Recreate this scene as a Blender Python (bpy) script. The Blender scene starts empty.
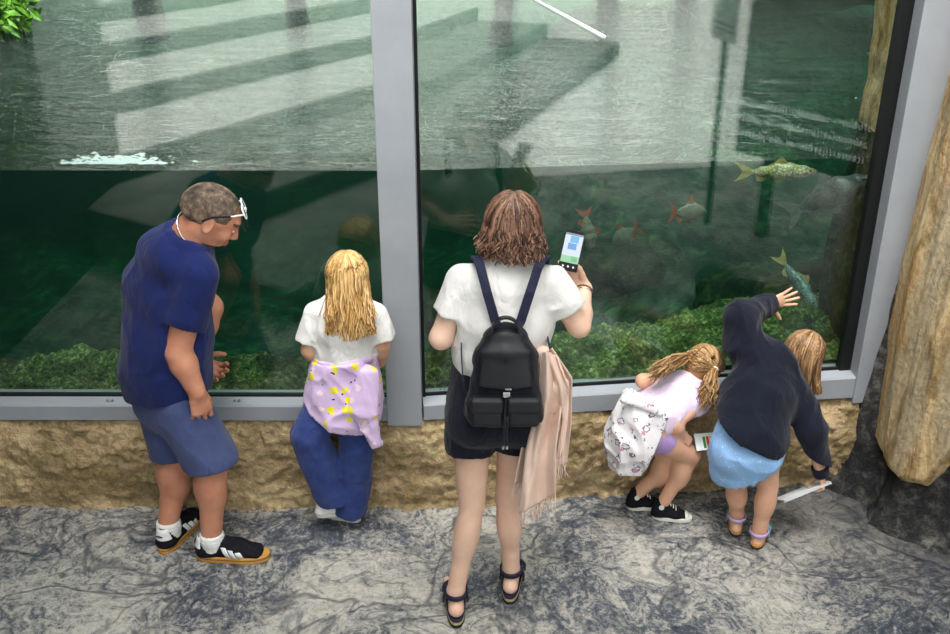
import bpy, math, random
import numpy as np
from mathutils import Vector, Matrix
random.seed(7)
rng = np.random.default_rng(11)
scn = bpy.context.scene
COL = scn.collection
PI = math.pi
def A(*v): return np.array(v, float)
def unit(v):
    v = np.asarray(v, float); n = np.linalg.norm(v); return v / (n if n > 1e-9 else 1)

# ------------------------------------------------------------------ camera
CAM = A(0, 0, 2.62); PITCH = math.radians(24.6); FPX = 1000.0
cd = bpy.data.cameras.new('camera'); co = bpy.data.objects.new('camera', cd); COL.objects.link(co)
cd.sensor_width = 36; cd.sensor_fit = 'HORIZONTAL'; cd.lens = 36 * FPX / 950
co.location = CAM; co.rotation_euler = (PI/2 - PITCH, 0, 0); scn.camera = co
cd.clip_end = 200
sP, cP = math.sin(PITCH), math.cos(PITCH)
def ray(px, py):
    u, v = (px - 475) / FPX, (py - 317) / FPX
    return A(u, cP - v * sP, -sP - v * cP)
def P(px, py, Y):                  # the point on a viewing ray at a known distance in front of the camera
    r = ray(px, py); return CAM + r * (Y / r[1])
def PZ(px, py, z):
    r = ray(px, py); return CAM + r * ((z - CAM[2]) / r[2])

# ------------------------------------------------------------------ noise
def _hash(ix, iy, iz, s):
    h = (ix * 374761393 + iy * 668265263 + iz * 2147483647 + s * 974711) & 0xffffffff
    h = ((h ^ (h >> 13)) * 1274126177) & 0xffffffff
    return ((h ^ (h >> 16)) & 0xffff) / 65535.0
def vnoise(p, s=0):
    p = np.asarray(p, float); i = np.floor(p).astype(np.int64); f = p - i; f = f*f*(3-2*f)
    r = 0
    for dx in (0, 1):
        wx = f[..., 0] if dx else 1 - f[..., 0]
        for dy in (0, 1):
            wy = f[..., 1] if dy else 1 - f[..., 1]
            for dz in (0, 1):
                wz = f[..., 2] if dz else 1 - f[..., 2]
                r = r + wx*wy*wz*_hash(i[..., 0]+dx, i[..., 1]+dy, i[..., 2]+dz, s)
    return r * 2 - 1
def fbm(p, o=4, s=0):
    r = 0; a = 1.0; t = 0
    p = np.asarray(p, float)
    for k in range(o):
        r = r + a * vnoise(p, s + k); t += a; a *= .5; p = p * 2.03
    return r / t

# ------------------------------------------------------------------ materials
def s2l(c):
    c = c / 255.0
    return c / 12.92 if c <= .04045 else ((c + .055) / 1.055) ** 2.4
def rgb(r, g, b): return (s2l(r), s2l(g), s2l(b), 1)
class NT:
    def __init__(s, name):
        s.m = bpy.data.materials.new(name); s.m.use_nodes = True; s.t = s.m.node_tree
        s.b = s.t.nodes.get('Principled BSDF'); s.out = s.t.nodes.get('Material Output'); s.tc = None
    def n(s, typ, **kw):
        nd = s.t.nodes.new(typ)
        for k, v in kw.items():
            if k.startswith('i_'):
                key = k[2:]; key = int(key) if key.isdigit() else key.replace('_', ' ')
                nd.inputs[key].default_value = v
            else: setattr(nd, k, v)
        return nd
    def l(s, a, b): s.t.links.new(a, b)
    def coord(s, scale=(1, 1, 1), kind='Object', rot=(0, 0, 0)):
        if s.tc is None: s.tc = s.n('ShaderNodeTexCoord')
        mp = s.n('ShaderNodeMapping'); mp.inputs['Scale'].default_value = scale; mp.inputs['Rotation'].default_value = rot
        s.l(s.tc.outputs[kind], mp.inputs['Vector']); return mp.outputs['Vector']
    def noise(s, scale, detail=4, rough=.6, dist=0, vec=None):
        nd = s.n('ShaderNodeTexNoise'); nd.inputs['Scale'].default_value = scale; nd.inputs['Detail'].default_value = detail
        nd.inputs['Roughness'].default_value = rough; nd.inputs['Distortion'].default_value = dist
        s.l(vec if vec is not None else s.coord(), nd.inputs['Vector']); return nd.outputs['Fac']
    def ramp(s, fac, stops, interp='LINEAR'):
        nd = s.n('ShaderNodeValToRGB'); cr = nd.color_ramp; cr.interpolation = interp
        while len(cr.elements) < len(stops): cr.elements.new(.5)
        for e, (p, c) in zip(cr.elements, stops):
            e.position = p; e.color = c if len(c) == 4 else (*c, 1)
        s.l(fac, nd.inputs['Fac']); return nd.outputs['Color']
    def mix(s, fac, a, b, mode='MIX'):
        nd = s.n('ShaderNodeMix', data_type='RGBA', blend_type=mode)
        for sock, v in ((nd.inputs[0], fac), (nd.inputs[6], a), (nd.inputs[7], b)):
            if hasattr(v, 'is_output'): s.l(v, sock)
            else: sock.default_value = v
        return nd.outputs[2]
    def math(s, op, a, b=None):
        nd = s.n('ShaderNodeMath', operation=op)
        for sock, v in ((nd.inputs[0], a), (nd.inputs[1], b)):
            if v is None: continue
            if hasattr(v, 'is_output'): s.l(v, sock)
            else: sock.default_value = v
        return nd.outputs[0]
    def bump(s, h, strength=.3, dist=.01, to=True):
        nd = s.n('ShaderNodeBump'); nd.inputs['Strength'].default_value = strength; nd.inputs['Distance'].default_value = dist
        s.l(h, nd.inputs['Height'])
        if to: s.l(nd.outputs['Normal'], s.b.inputs['Normal'])
        return nd.outputs['Normal']
    def base(s, c):
        if hasattr(c, 'is_output'): s.l(c, s.b.inputs['Base Color'])
        else: s.b.inputs['Base Color'].default_value = c
    def set(s, rough=.6, spec=.3, metal=0, sheen=0):
        s.b.inputs['Roughness'].default_value = rough; s.b.inputs['Specular IOR Level'].default_value = spec
        s.b.inputs['Metallic'].default_value = metal
        if sheen: s.b.inputs['Sheen Weight'].default_value = sheen
        return s
def simple(name, c, c2=None, sc=30, rough=.6, spec=.3, metal=0, bump=0, bsc=None, bd=.004, sheen=0, scale=(1, 1, 1), lo=.35, hi=.65):
    t = NT(name).set(rough, spec, metal, sheen)
    if c2 is not None:
        t.base(t.ramp(t.noise(sc, vec=t.coord(scale)), [(lo, c), (hi, c2)]))
    else: t.base(c)
    if bump: t.bump(t.noise(bsc or sc, vec=t.coord(scale)), bump, bd)
    return t.m

# ------------------------------------------------------------------ objects
def root_loc(p):
    return np.array(p['wl']) if p is not None and 'wl' in p.keys() else np.zeros(3)
def props(o, label=None, cat=None, group=None, kind=None):
    if label: o['label'] = label
    if cat: o['category'] = cat
    if group: o['group'] = group
    if kind: o['kind'] = kind
    return o
ORIG = {}
def thing(name, label, cat, loc, group=None):
    o = bpy.data.objects.new(name, None); COL.objects.link(o); o.location = tuple(loc); o.empty_display_size = .1
    ORIG[o.name] = np.array(loc, float)
    return props(o, label, cat, group)
def org(o): return ORIG.get(o.name, np.zeros(3)) if o is not None else np.zeros(3)
def mesh(name, V, F, mats, parent=None, mi=None, smooth=True, loc=None, tint=None):
    """vertices in world space; the object sits at its parent's base (or at loc)"""
    V = np.asarray(V, float)
    o0 = org(parent) if parent is not None else (np.asarray(loc, float) if loc is not None else np.zeros(3))
    me = bpy.data.meshes.new(name)
    V = V - o0
    if isinstance(F, np.ndarray) and F.ndim == 2:
        nf, k = F.shape
        me.vertices.add(len(V)); me.vertices.foreach_set('co', V.astype(np.float32).ravel())
        me.loops.add(nf * k); me.loops.foreach_set('vertex_index', F.astype(np.int32).ravel())
        me.polygons.add(nf); me.polygons.foreach_set('loop_start', np.arange(0, nf*k, k, dtype=np.int32))
        me.update(calc_edges=True); me.validate()
    else:
        me.from_pydata([tuple(v) for v in V], [], [tuple(int(i) for i in f) for f in F]); me.update()
    if not isinstance(mats, (list, tuple)): mats = [mats]
    for m in mats: me.materials.append(m)
    if mi is not None and len(mi) == len(me.polygons): me.polygons.foreach_set('material_index', np.asarray(mi, np.int32))
    if smooth: me.polygons.foreach_set('use_smooth', np.ones(len(me.polygons), bool))
    if tint is not None:
        at = me.attributes.new('tint', 'FLOAT', 'POINT'); at.data.foreach_set('value', np.asarray(tint, np.float32))
    o = bpy.data.objects.new(name, me); COL.objects.link(o)
    if parent is not None:
        o.parent = parent; ORIG[o.name] = o0
    else:
        o.location = tuple(o0); ORIG[o.name] = o0
    return o
class MB:
    def __init__(s): s.v = []; s.f = []
    def add(s, v, f):
        b = len(s.v); s.v += [tuple(x) for x in v]; s.f += [tuple(i + b for i in q) for q in f]
    def box(s, c, h, R=None, bev=0):
        """box with centre c, half sizes h, rotation matrix R (columns = axes); bev chamfers every edge"""
        c = np.asarray(c, float); R = np.eye(3) if R is None else np.asarray(R, float)
        if bev <= 0:
            v = [c + R @ (np.array(k) * h) for k in ((-1,-1,-1),(1,-1,-1),(1,1,-1),(-1,1,-1),(-1,-1,1),(1,-1,1),(1,1,1),(-1,1,1))]
            s.add(v, [(0,3,2,1),(4,5,6,7),(0,1,5,4),(1,2,6,5),(2,3,7,6),(3,0,4,7)]); return
        import bmesh
        bm = bmesh.new(); bmesh.ops.create_cube(bm, size=2)
        for w in bm.verts: w.co = Vector(np.array(w.co) * h)
        bmesh.ops.bevel(bm, geom=bm.edges[:], offset=bev, segments=2, affect='EDGES', profile=.6)
        bm.verts.ensure_lookup_table()
        s.add([c + R @ np.array(w.co) for w in bm.verts], [[w.index for w in f.verts] for f in bm.faces]); bm.free()
    def tube(s, pts, r, n=8, cap=True, flat=None):
        pts = [np.asarray(p, float) for p in pts]; m = len(pts); b = len(s.v)
        rr = r if hasattr(r, '__len__') else [r]*m
        up = None
        for i, p in enumerate(pts):
            t = unit(pts[min(i+1, m-1)] - pts[max(i-1, 0)])
            if up is None: up = unit(np.cross(t, A(0,0,1) if abs(t[2]) < .9 else A(1,0,0)))
            up = unit(up - t * up.dot(t)); w = np.cross(t, up)
            for k in range(n):
                a = 2*PI*k/n; s.v.append(tuple(p + rr[i]*(math.cos(a)*up + math.sin(a)*w)))
        for i in range(m-1):
            for k in range(n):
                s.f.append((b+i*n+k, b+i*n+(k+1)%n, b+(i+1)*n+(k+1)%n, b+(i+1)*n+k))
        if cap:
            s.f.append(tuple(b+k for k in range(n))[::-1]); s.f.append(tuple(b+(m-1)*n+k for k in range(n)))
    def band(s, pts, nrm, w, t):
        """a strap: flat ribbon of width w and thickness t along pts, facing nrm (one per point or one)"""
        pts = [np.asarray(p, float) for p in pts]; m = len(pts); b = len(s.v)
        for i, p in enumerate(pts):
            tg = unit(pts[min(i+1, m-1)] - pts[max(i-1, 0)])
            n = unit(nrm[i] if hasattr(nrm[0], '__len__') else nrm); n = unit(n - tg*n.dot(tg)); sd = np.cross(tg, n)
            for a, c in ((-1, 0), (1, 0), (1, 1), (-1, 1)): s.v.append(tuple(p + sd*a*w/2 + n*c*t))
        for i in range(m-1):
            for k in range(4): s.f.append((b+i*4+k, b+i*4+(k+1)%4, b+i*4+4+(k+1)%4, b+i*4+4+k))
        s.f.append((b+3, b+2, b+1, b)); e = b+(m-1)*4; s.f.append((e, e+1, e+2, e+3))
    def prism(s, poly, o, U, W, N, t):
        """poly of 2-D points in the frame o,U,W extruded by t along N"""
        n = len(poly); pts = [o + U*x + W*y for x, y in poly]
        s.add(pts + [p + N*t for p in pts], [tuple(range(n))[::-1], tuple(range(n, 2*n))] + [(i, (i+1) % n, n+(i+1) % n, n+i) for i in range(n)])
    def build(s, name, m, parent=None, smooth=False, loc=None):
        o = mesh(name, s.v, s.f, m, parent, None, smooth, loc)
        import bmesh
        bm = bmesh.new(); bm.from_mesh(o.data); bmesh.ops.recalc_face_normals(bm, faces=bm.faces[:]); bm.to_mesh(o.data); bm.free()
        return o
def grid(nu, nv, fn):
    """fn(u,v)->(n,3) over a grid; returns vertices and quads"""
    u, v = np.meshgrid(np.linspace(0, 1, nu), np.linspace(0, 1, nv), indexing='ij')
    V = fn(u.ravel(), v.ravel()); i = np.arange(nu*nv).reshape(nu, nv)
    F = np.stack([i[:-1, :-1].ravel(), i[1:, :-1].ravel(), i[1:, 1:].ravel(), i[:-1, 1:].ravel()], 1)
    return V, F

# ------------------------------------------------------------------ smooth-union solids, polygonised
BIG = 1.0
class Op:
    __slots__ = ('fn', 'lo', 'hi', 'k', 'sub')
    def __init__(s, fn, lo, hi, k=.02, sub=False): s.fn, s.lo, s.hi, s.k, s.sub = fn, np.asarray(lo), np.asarray(hi), k, sub
def seg(a, b, w0, w1=None, d0=None, d1=None, R=None, F=None, k=.02, cap=False, cap0=False, sub=False, R1=None, F1=None):
    """tapered limb from a to b: half-width w along R, half-depth d along F (round if no d)"""
    a, b = np.asarray(a, float), np.asarray(b, float)
    w1 = w0 if w1 is None else w1; ba = b - a; L2 = max(ba.dot(ba), 1e-9); ax = ba / math.sqrt(L2)
    m = max(w0, w1, d0 or 0, d1 or 0) + .002
    if d0 is None:
        def fn(X, Y, Z):
            qx, qy, qz = X-a[0], Y-a[1], Z-a[2]
            t = np.clip((qx*ba[0]+qy*ba[1]+qz*ba[2])/L2, 0, 1)
            d = np.sqrt((qx-t*ba[0])**2+(qy-t*ba[1])**2+(qz-t*ba[2])**2) - (w0+(w1-w0)*t)
            if cap: d = np.maximum(d, (X-b[0])*ax[0]+(Y-b[1])*ax[1]+(Z-b[2])*ax[2])
            if cap0: d = np.maximum(d, -((X-a[0])*ax[0]+(Y-a[1])*ax[1]+(Z-a[2])*ax[2]))
            return d
    else:
        d1_ = d0 if d1 is None else d1
        Ra, Fa = unit(R), unit(F); Rb = unit(R1) if R1 is not None else Ra; Fb = unit(F1) if F1 is not None else Fa
        def fn(X, Y, Z):
            qx, qy, qz = X-a[0], Y-a[1], Z-a[2]
            t = np.clip((qx*ba[0]+qy*ba[1]+qz*ba[2])/L2, 0, 1)
            qx, qy, qz = qx-t*ba[0], qy-t*ba[1], qz-t*ba[2]
            w = w0+(w1-w0)*t; dd = d0+(d1_-d0)*t
            r = (qx*(Ra[0]+(Rb[0]-Ra[0])*t)+qy*(Ra[1]+(Rb[1]-Ra[1])*t)+qz*(Ra[2]+(Rb[2]-Ra[2])*t))
            f = (qx*(Fa[0]+(Fb[0]-Fa[0])*t)+qy*(Fa[1]+(Fb[1]-Fa[1])*t)+qz*(Fa[2]+(Fb[2]-Fa[2])*t))
            q2 = qx*qx+qy*qy+qz*qz; c2 = np.maximum(q2-r*r-f*f, 0); mn = np.minimum(w, dd)
            sc = np.sqrt((r/w)**2+(f/dd)**2+c2/mn**2)+1e-6
            d = np.maximum(np.sqrt(q2)*(1-1/sc), -mn)
            d = np.where(sc < .2, -mn*.8, d)
            if cap: d = np.maximum(d, (X-b[0])*ax[0]+(Y-b[1])*ax[1]+(Z-b[2])*ax[2])
            if cap0: d = np.maximum(d, -((X-a[0])*ax[0]+(Y-a[1])*ax[1]+(Z-a[2])*ax[2]))
            return d
    return Op(fn, np.minimum(a, b)-m, np.maximum(a, b)+m, k, sub)
def ell(c, r, R=None, k=.02, sub=False):
    """ellipsoid: radii r along the rows of R"""
    c = np.asarray(c, float); r = np.asarray(r if hasattr(r, '__len__') else (r, r, r), float)
    R = np.eye(3) if R is None else np.asarray(R, float)
    def fn(X, Y, Z):
        x, y, z = X-c[0], Y-c[1], Z-c[2]
        u = [(x*R[i, 0]+y*R[i, 1]+z*R[i, 2]) for i in range(3)]
        k0 = np.sqrt(sum((u[i]/r[i])**2 for i in range(3)))+1e-6
        k1 = np.sqrt(sum((u[i]/r[i]**2)**2 for i in range(3)))+1e-6
        return k0*(k0-1)/k1
    m = r.max()+.002
    return Op(fn, c-m, c+m, k, sub)
def rbox(c, h, R=None, r=.005, k=.01, sub=False):
    c = np.asarray(c, float); h = np.asarray(h, float); R = np.eye(3) if R is None else np.asarray(R, float)
    def fn(X, Y, Z):
        x, y, z = X-c[0], Y-c[1], Z-c[2]
        q = [np.abs(x*R[i, 0]+y*R[i, 1]+z*R[i, 2])-(h[i]-r) for i in range(3)]
        return np.sqrt(sum(np.maximum(a, 0)**2 for a in q))+np.minimum(np.maximum(np.maximum(q[0], q[1]), q[2]), 0)-r
    m = np.linalg.norm(h)+.002
    return Op(fn, c-m, c+m, k, sub)
def half(p, n):
    p, n = np.asarray(p, float), unit(n)
    return lambda X, Y, Z: (X-p[0])*n[0]+(Y-p[1])*n[1]+(Z-p[2])*n[2]
def nets(ops, vox, clips=(), disp=None, shell=None):
    ad = [o for o in ops if not o.sub]
    pad = 3*vox + (.02 if disp else 0)
    lo = np.min([o.lo for o in ad], 0)-pad; hi = np.max([o.hi for o in ad], 0)+pad
    n = np.ceil((hi-lo)/vox).astype(int)+1
    xs = [lo[i]+vox*np.arange(n[i]) for i in range(3)]
    D = np.full(n, BIG, np.float32)
    for o in ops:
        mg = o.k + 3*vox
        i0 = np.clip(np.floor((o.lo-mg-lo)/vox).astype(int), 0, n); i1 = np.clip(np.ceil((o.hi+mg-lo)/vox).astype(int)+1, 0, n)
        if (i1 <= i0).any(): continue
        sl = tuple(slice(a, b) for a, b in zip(i0, i1))
        X = xs[0][sl[0]][:, None, None]; Y = xs[1][sl[1]][None, :, None]; Z = xs[2][sl[2]][None, None, :]
        d = o.fn(X, Y, Z).astype(np.float32); B = D[sl]; k = max(o.k, 1e-4)
        if o.sub:
            d = -d; h = np.clip(.5-.5*(B-d)/k, 0, 1); D[sl] = B+(d-B)*h+k*h*(1-h)
        else:
            h = np.clip(.5+.5*(B-d)/k, 0, 1); D[sl] = B+(d-B)*h-k*h*(1-h)
    GX = xs[0][:, None, None]; GY = xs[1][None, :, None]; GZ = xs[2][None, None, :]
    if disp is not None:
        m = np.abs(D) < .04; ii = np.nonzero(m)
        p = np.stack([xs[0][ii[0]], xs[1][ii[1]], xs[2][ii[2]]], 1)
        D[m] += disp(p).astype(np.float32)
    if shell is not None: D = np.maximum(D, -(D+shell))
    for c in clips: D = np.maximum(D, c(GX, GY, GZ).astype(np.float32))
    return surf(D, lo, vox)
def surf(D, lo, vox):
    S = D < 0
    n = np.array(D.shape)
    c = np.zeros(n-1, np.uint8)
    for dx in (0, 1):
        for dy in (0, 1):
            for dz in (0, 1):
                c += S[dx:n[0]-1+dx, dy:n[1]-1+dy, dz:n[2]-1+dz]
    act = np.nonzero((c > 0) & (c < 8)); m = len(act[0])
    idx = np.full(n-1, -1, np.int64); idx[act] = np.arange(m)
    acc = np.zeros((m, 3)); cnt = np.zeros(m)
    i, j, k = act
    for ax in range(3):
        o = [a for a in range(3) if a != ax]
        for a in (0, 1):
            for b in (0, 1):
                off = np.zeros(3, int); off[o[0]] = a; off[o[1]] = b; e = off.copy(); e[ax] += 1
                d0 = D[i+off[0], j+off[1], k+off[2]]; d1 = D[i+e[0], j+e[1], k+e[2]]
                x = (d0 < 0) != (d1 < 0); t = np.where(x, d0/np.where(x, d0-d1, 1), 0)
                p = np.zeros((m, 3)); p[:] = off; p[:, ax] += t
                acc[x] += p[x]; cnt += x
    V = np.stack(act, 1)+acc/np.maximum(cnt, 1)[:, None]
    V = lo+vox*V
    Q = []
    for ax in range(3):
        o = [a for a in range(3) if a != ax]
        sl0 = [slice(1, -1)]*3; sl1 = [slice(1, -1)]*3; sl0[ax] = slice(0, n[ax]-1); sl1[ax] = slice(1, n[ax])
        x = S[tuple(sl0)] != S[tuple(sl1)]; w = list(np.nonzero(x)); ins = S[tuple(sl0)][tuple(w)]
        w = [w[a]+(0 if a == ax else 1) for a in range(3)]
        def at(da, db):
            q = [w[0], w[1], w[2]]; q[o[0]] = q[o[0]]-da; q[o[1]] = q[o[1]]-db; return idx[tuple(q)]
        q = np.stack([at(1, 1), at(0, 1), at(0, 0), at(1, 0)], 1)
        flip = ins if ax != 1 else ~ins
        q[~flip] = q[~flip][:, ::-1]
        Q.append(q)
    Q = np.concatenate(Q); Q = Q[(Q >= 0).all(1)]
    return V, Q
def join(*VF):
    V = []; F = []; b = 0
    for v, f in VF: V.append(v); F.append(f+b); b += len(v)
    return np.concatenate(V), np.concatenate(F)
def solid(name, ops, vox, m, parent, clips=(), disp=None, shell=None, mi=None):
    V, F = nets(ops, vox, clips, disp, shell)
    return mesh(name, V, F, m, parent, mi(V[F].mean(1)) if mi else None)
def folds(amp, freq, dirv=(0, 0, 1), seed=0, stretch=3.0):
    """creases of cloth, longer along dirv; raised ridges only, so that the cloth never sinks into the body"""
    d = unit(dirv); e = unit(np.cross(d, A(.37, .81, .45))); d2 = unit(d+e*.9)
    def lay(p, dd, f, sd, st):
        q = p - np.outer(p @ dd, dd)*(1-1/st)
        q = q + .05*np.stack([vnoise(p*6, sd+7), vnoise(p*6+9, sd+8), vnoise(p*6+4, sd+9)], 1)
        return (1-np.abs(vnoise(q*f, sd)))**3
    def fn(p):
        return -amp*(1.1*lay(p, d, freq, seed, stretch)+.7*lay(p, d2, freq*1.35, seed+21, stretch*1.1)+.25*vnoise(p*freq*.5, seed+5)+.1)
    return fn
GLASS_F0 = .046
WATER_ABS = ((.32, .62, .53, 1), .74, .03, (.25, .6, .5, 1))
EXPO = 0.34
WORLD = .85; SUN = 7.6
SUN_DIR = (.05, .40, -1)
SAIL = .75; SAIL_X = (-1.75, 4.2); SAIL_Y = (-2.6, 2.35)
# =================================================================== materials of the place
def floor_mat():
    t = NT('stamped_concrete').set(.62, .35)
    v = t.coord((1, 1.0, 1))
    ns = t.n('ShaderNodeTexNoise', i_Scale=1.7, i_Detail=2.0); t.l(v, ns.inputs['Vector'])
    warp = t.n('ShaderNodeVectorMath', operation='SCALE'); t.l(ns.outputs['Color'], warp.inputs[0]); warp.inputs['Scale'].default_value = .34
    add = t.n('ShaderNodeVectorMath', operation='ADD'); t.l(v, add.inputs[0]); t.l(warp.outputs[0], add.inputs[1])
    wv = add.outputs[0]
    def veins(sc, lvl, w0, w1, det=2):
        n = t.noise(sc, det, .5, .6, wv); return t.ramp(t.math('ABSOLUTE', t.math('SUBTRACT', n, lvl)), [(w0, (0, 0, 0)), (w1, (1, 1, 1))])
    l1 = veins(2.3, .5, .004, .026, 4); l2 = veins(4.2, .47, .002, .030, 5)
    patch = t.noise(15, 8, .74, 1.5, wv); speck = t.noise(58, 5, .78, .8, v); big = t.noise(1.3, 3, .5, .5, v)
    worn = t.math('ADD', t.math('ADD', t.math('MULTIPLY', patch, .42), t.math('MULTIPLY', speck, .36)), t.math('MULTIPLY', big, .36))
    col = t.ramp(worn, [(.45, rgb(46, 51, 62)), (.525, rgb(88, 93, 102)), (.56, rgb(148, 146, 140)), (.64, rgb(190, 186, 175)), (.8, rgb(208, 202, 188))])
    col = t.mix(t.math('MULTIPLY', t.math('SUBTRACT', 1.0, l1), .62), col, rgb(50, 56, 68))
    col = t.mix(t.math('MULTIPLY', t.math('SUBTRACT', 1.0, l2), .5), col, rgb(62, 68, 80))
    # grime and painted shade spreading from the foot of the artificial rock
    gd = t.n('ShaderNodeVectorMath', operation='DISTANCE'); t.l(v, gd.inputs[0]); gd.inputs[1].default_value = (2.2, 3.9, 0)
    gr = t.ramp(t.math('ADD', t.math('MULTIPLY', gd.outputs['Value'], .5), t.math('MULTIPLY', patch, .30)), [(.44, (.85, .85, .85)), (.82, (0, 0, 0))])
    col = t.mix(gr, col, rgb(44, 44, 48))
    t.base(col)
    t.bump(t.math('ADD', t.math('ADD', t.math('MULTIPLY', l1, .7), t.math('MULTIPLY', l2, .4)), t.math('MULTIPLY', patch, .5)), .5, .02)
    t.l(t.ramp(speck, [(.3, (.42, .42, .42)), (.7, (.75, .75, .75))]), t.b.inputs['Roughness'])
    return t.m
def stone_mat(name, a, b, c, dark, sc=9):
    t = NT(name).set(.8, .2)
    v = t.coord()
    n1 = t.noise(sc, 7, .68, .3, v); n2 = t.noise(sc*.22, 4, .6, .6, v); n3 = t.noise(sc*6, 4, .7, 0, v)
    col = t.ramp(n1, [(.3, a), (.5, b), (.72, c)])
    col = t.mix(t.ramp(n2, [(.42, (0, 0, 0)), (.62, (.75, .75, .75))]), col, dark)
    col = t.mix(.5, col, t.ramp(n3, [(.3, rgb(70, 70, 70)), (.7, rgb(190, 190, 190))]), 'OVERLAY')
    t.base(col); t.bump(t.math('ADD', n1, t.math('MULTIPLY', n3, .5)), 1.0, .035)
    return t.m
M = {}
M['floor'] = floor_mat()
M['plinth'] = stone_mat('sandstone_render', rgb(168, 144, 100), rgb(216, 196, 152), rgb(238, 224, 188), rgb(170, 144, 100))
def ochre_mat():
    t = NT('ochre_rock').set(.75, .25)
    v = t.coord((1, 1, .26)); v2 = t.coord()
    n1 = t.noise(9, 6, .65, .7, v); n2 = t.noise(3.2, 5, .6, .8, v); n3 = t.noise(40, 5, .7, .2, v2)
    col = t.ramp(n1, [(.32, rgb(84, 62, 36)), (.42, rgb(168, 128, 66)), (.54, rgb(222, 202, 154)), (.70, rgb(150, 130, 94))])
    col = t.mix(t.ramp(n2, [(.42, (0, 0, 0)), (.60, (.9, .9, .9))]), col, rgb(196, 184, 152))
    col = t.mix(t.ramp(t.noise(2.3, 4, .6, 1.2, v), [(.52, (0, 0, 0)), (.66, (.8, .8, .8))]), col, rgb(196, 140, 54))
    col = t.mix(.55, col, t.ramp(n3, [(.3, rgb(60, 60, 60)), (.7, rgb(196, 196, 196))]), 'OVERLAY')
    t.base(col); t.bump(t.math('ADD', n1, t.math('MULTIPLY', n3, .35)), .8, .03)
    return t.m
M['ochre'] = ochre_mat()
M['root'] = stone_mat('dark_root', rgb(30, 30, 33), rgb(74, 73, 72), rgb(158, 154, 146), rgb(46, 46, 49), 17)
M['frame'] = simple('grey_metal', rgb(146, 150, 156), rgb(154, 158, 164), 4, .5, .35)
M['seal'] = simple('black_seal', rgb(12, 13, 14), rough=.6)
M['steel'] = simple('bolt_steel', rgb(120, 122, 124), rough=.35, metal=1)
M['terrace'] = simple('pale_concrete', rgb(226, 224, 216), rgb(240, 238, 232), 3, .8, .2, bump=.1, bsc=60)
M['terrace_shaded'] = simple('shaded_concrete', rgb(112, 114, 110), rgb(138, 140, 134), 3, .8, .2)  # terrace concrete with the shade on the lowest steps put into its colour
M['riser'] = simple('shaded_riser', rgb(46, 50, 52), rgb(66, 70, 72), 5, .8, .2)  # shade on the risers put into the colour; also inks the poster lines
M['wall'] = simple('shaded_wall', rgb(30, 34, 38), rgb(44, 47, 50), 1.4, .8, .2)
M['sign'] = simple('sign_board', rgb(16, 40, 48), rgb(20, 46, 54), 2, .5, .3)
_l = NT('glowing_letter').set(.5, .3); _l.base(rgb(240, 242, 242)); _l.b.inputs['Emission Color'].default_value = (1, 1, 1, 1); _l.b.inputs['Emission Strength'].default_value = 1.3; M['letter'] = _l.m  # glow added so that the white letters show up; no lamp in them
M['poster'] = simple('poster_paper', rgb(226, 232, 232), rgb(236, 240, 240), 3, .6)
def algae_mat(name, lo, mid, hi, sc=30):
    t = NT(name).set(.9, .1)
    v = t.coord()
    n = t.noise(sc, 6, .7, .5, v); b = t.noise(sc*.12, 4, .6, .6, v)
    col = t.ramp(n, [(.33, lo), (.52, mid), (.7, hi)])
    col = t.mix(t.ramp(b, [(.38, (.8, .8, .8)), (.6, (0, 0, 0))]), col, lo)
    t.base(col); t.bump(n, .9, .04)
    return t.m
M['algae'] = algae_mat('green_algae', rgb(30, 42, 24), rgb(112, 132, 70), rgb(226, 234, 160), 42)
M['bed'] = algae_mat('mud_bed', rgb(22, 34, 28), rgb(52, 76, 58), rgb(100, 130, 92), 8)
M['boulder'] = algae_mat('mossy_boulder', rgb(18, 28, 20), rgb(44, 62, 38), rgb(92, 116, 62), 16)
M['tankwall'] = algae_mat('tank_wall', rgb(22, 38, 32), rgb(40, 62, 50), rgb(62, 88, 66), 3)
M['post'] = simple('dark_post', rgb(34, 36, 34), rgb(52, 52, 46), 8, .8)
M['farwall'] = simple('far_render', rgb(208, 206, 192), rgb(228, 226, 214), 2, .8)
M['leaf'] = simple('leaf', rgb(58, 104, 24), rgb(112, 160, 40), 20, .5)
M['added_leaf'] = simple('added_hedge_leaf', rgb(28, 52, 24), rgb(54, 84, 34), 20, .5)
M['foam'] = simple('foam', rgb(236, 240, 240), rough=.4)
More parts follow.
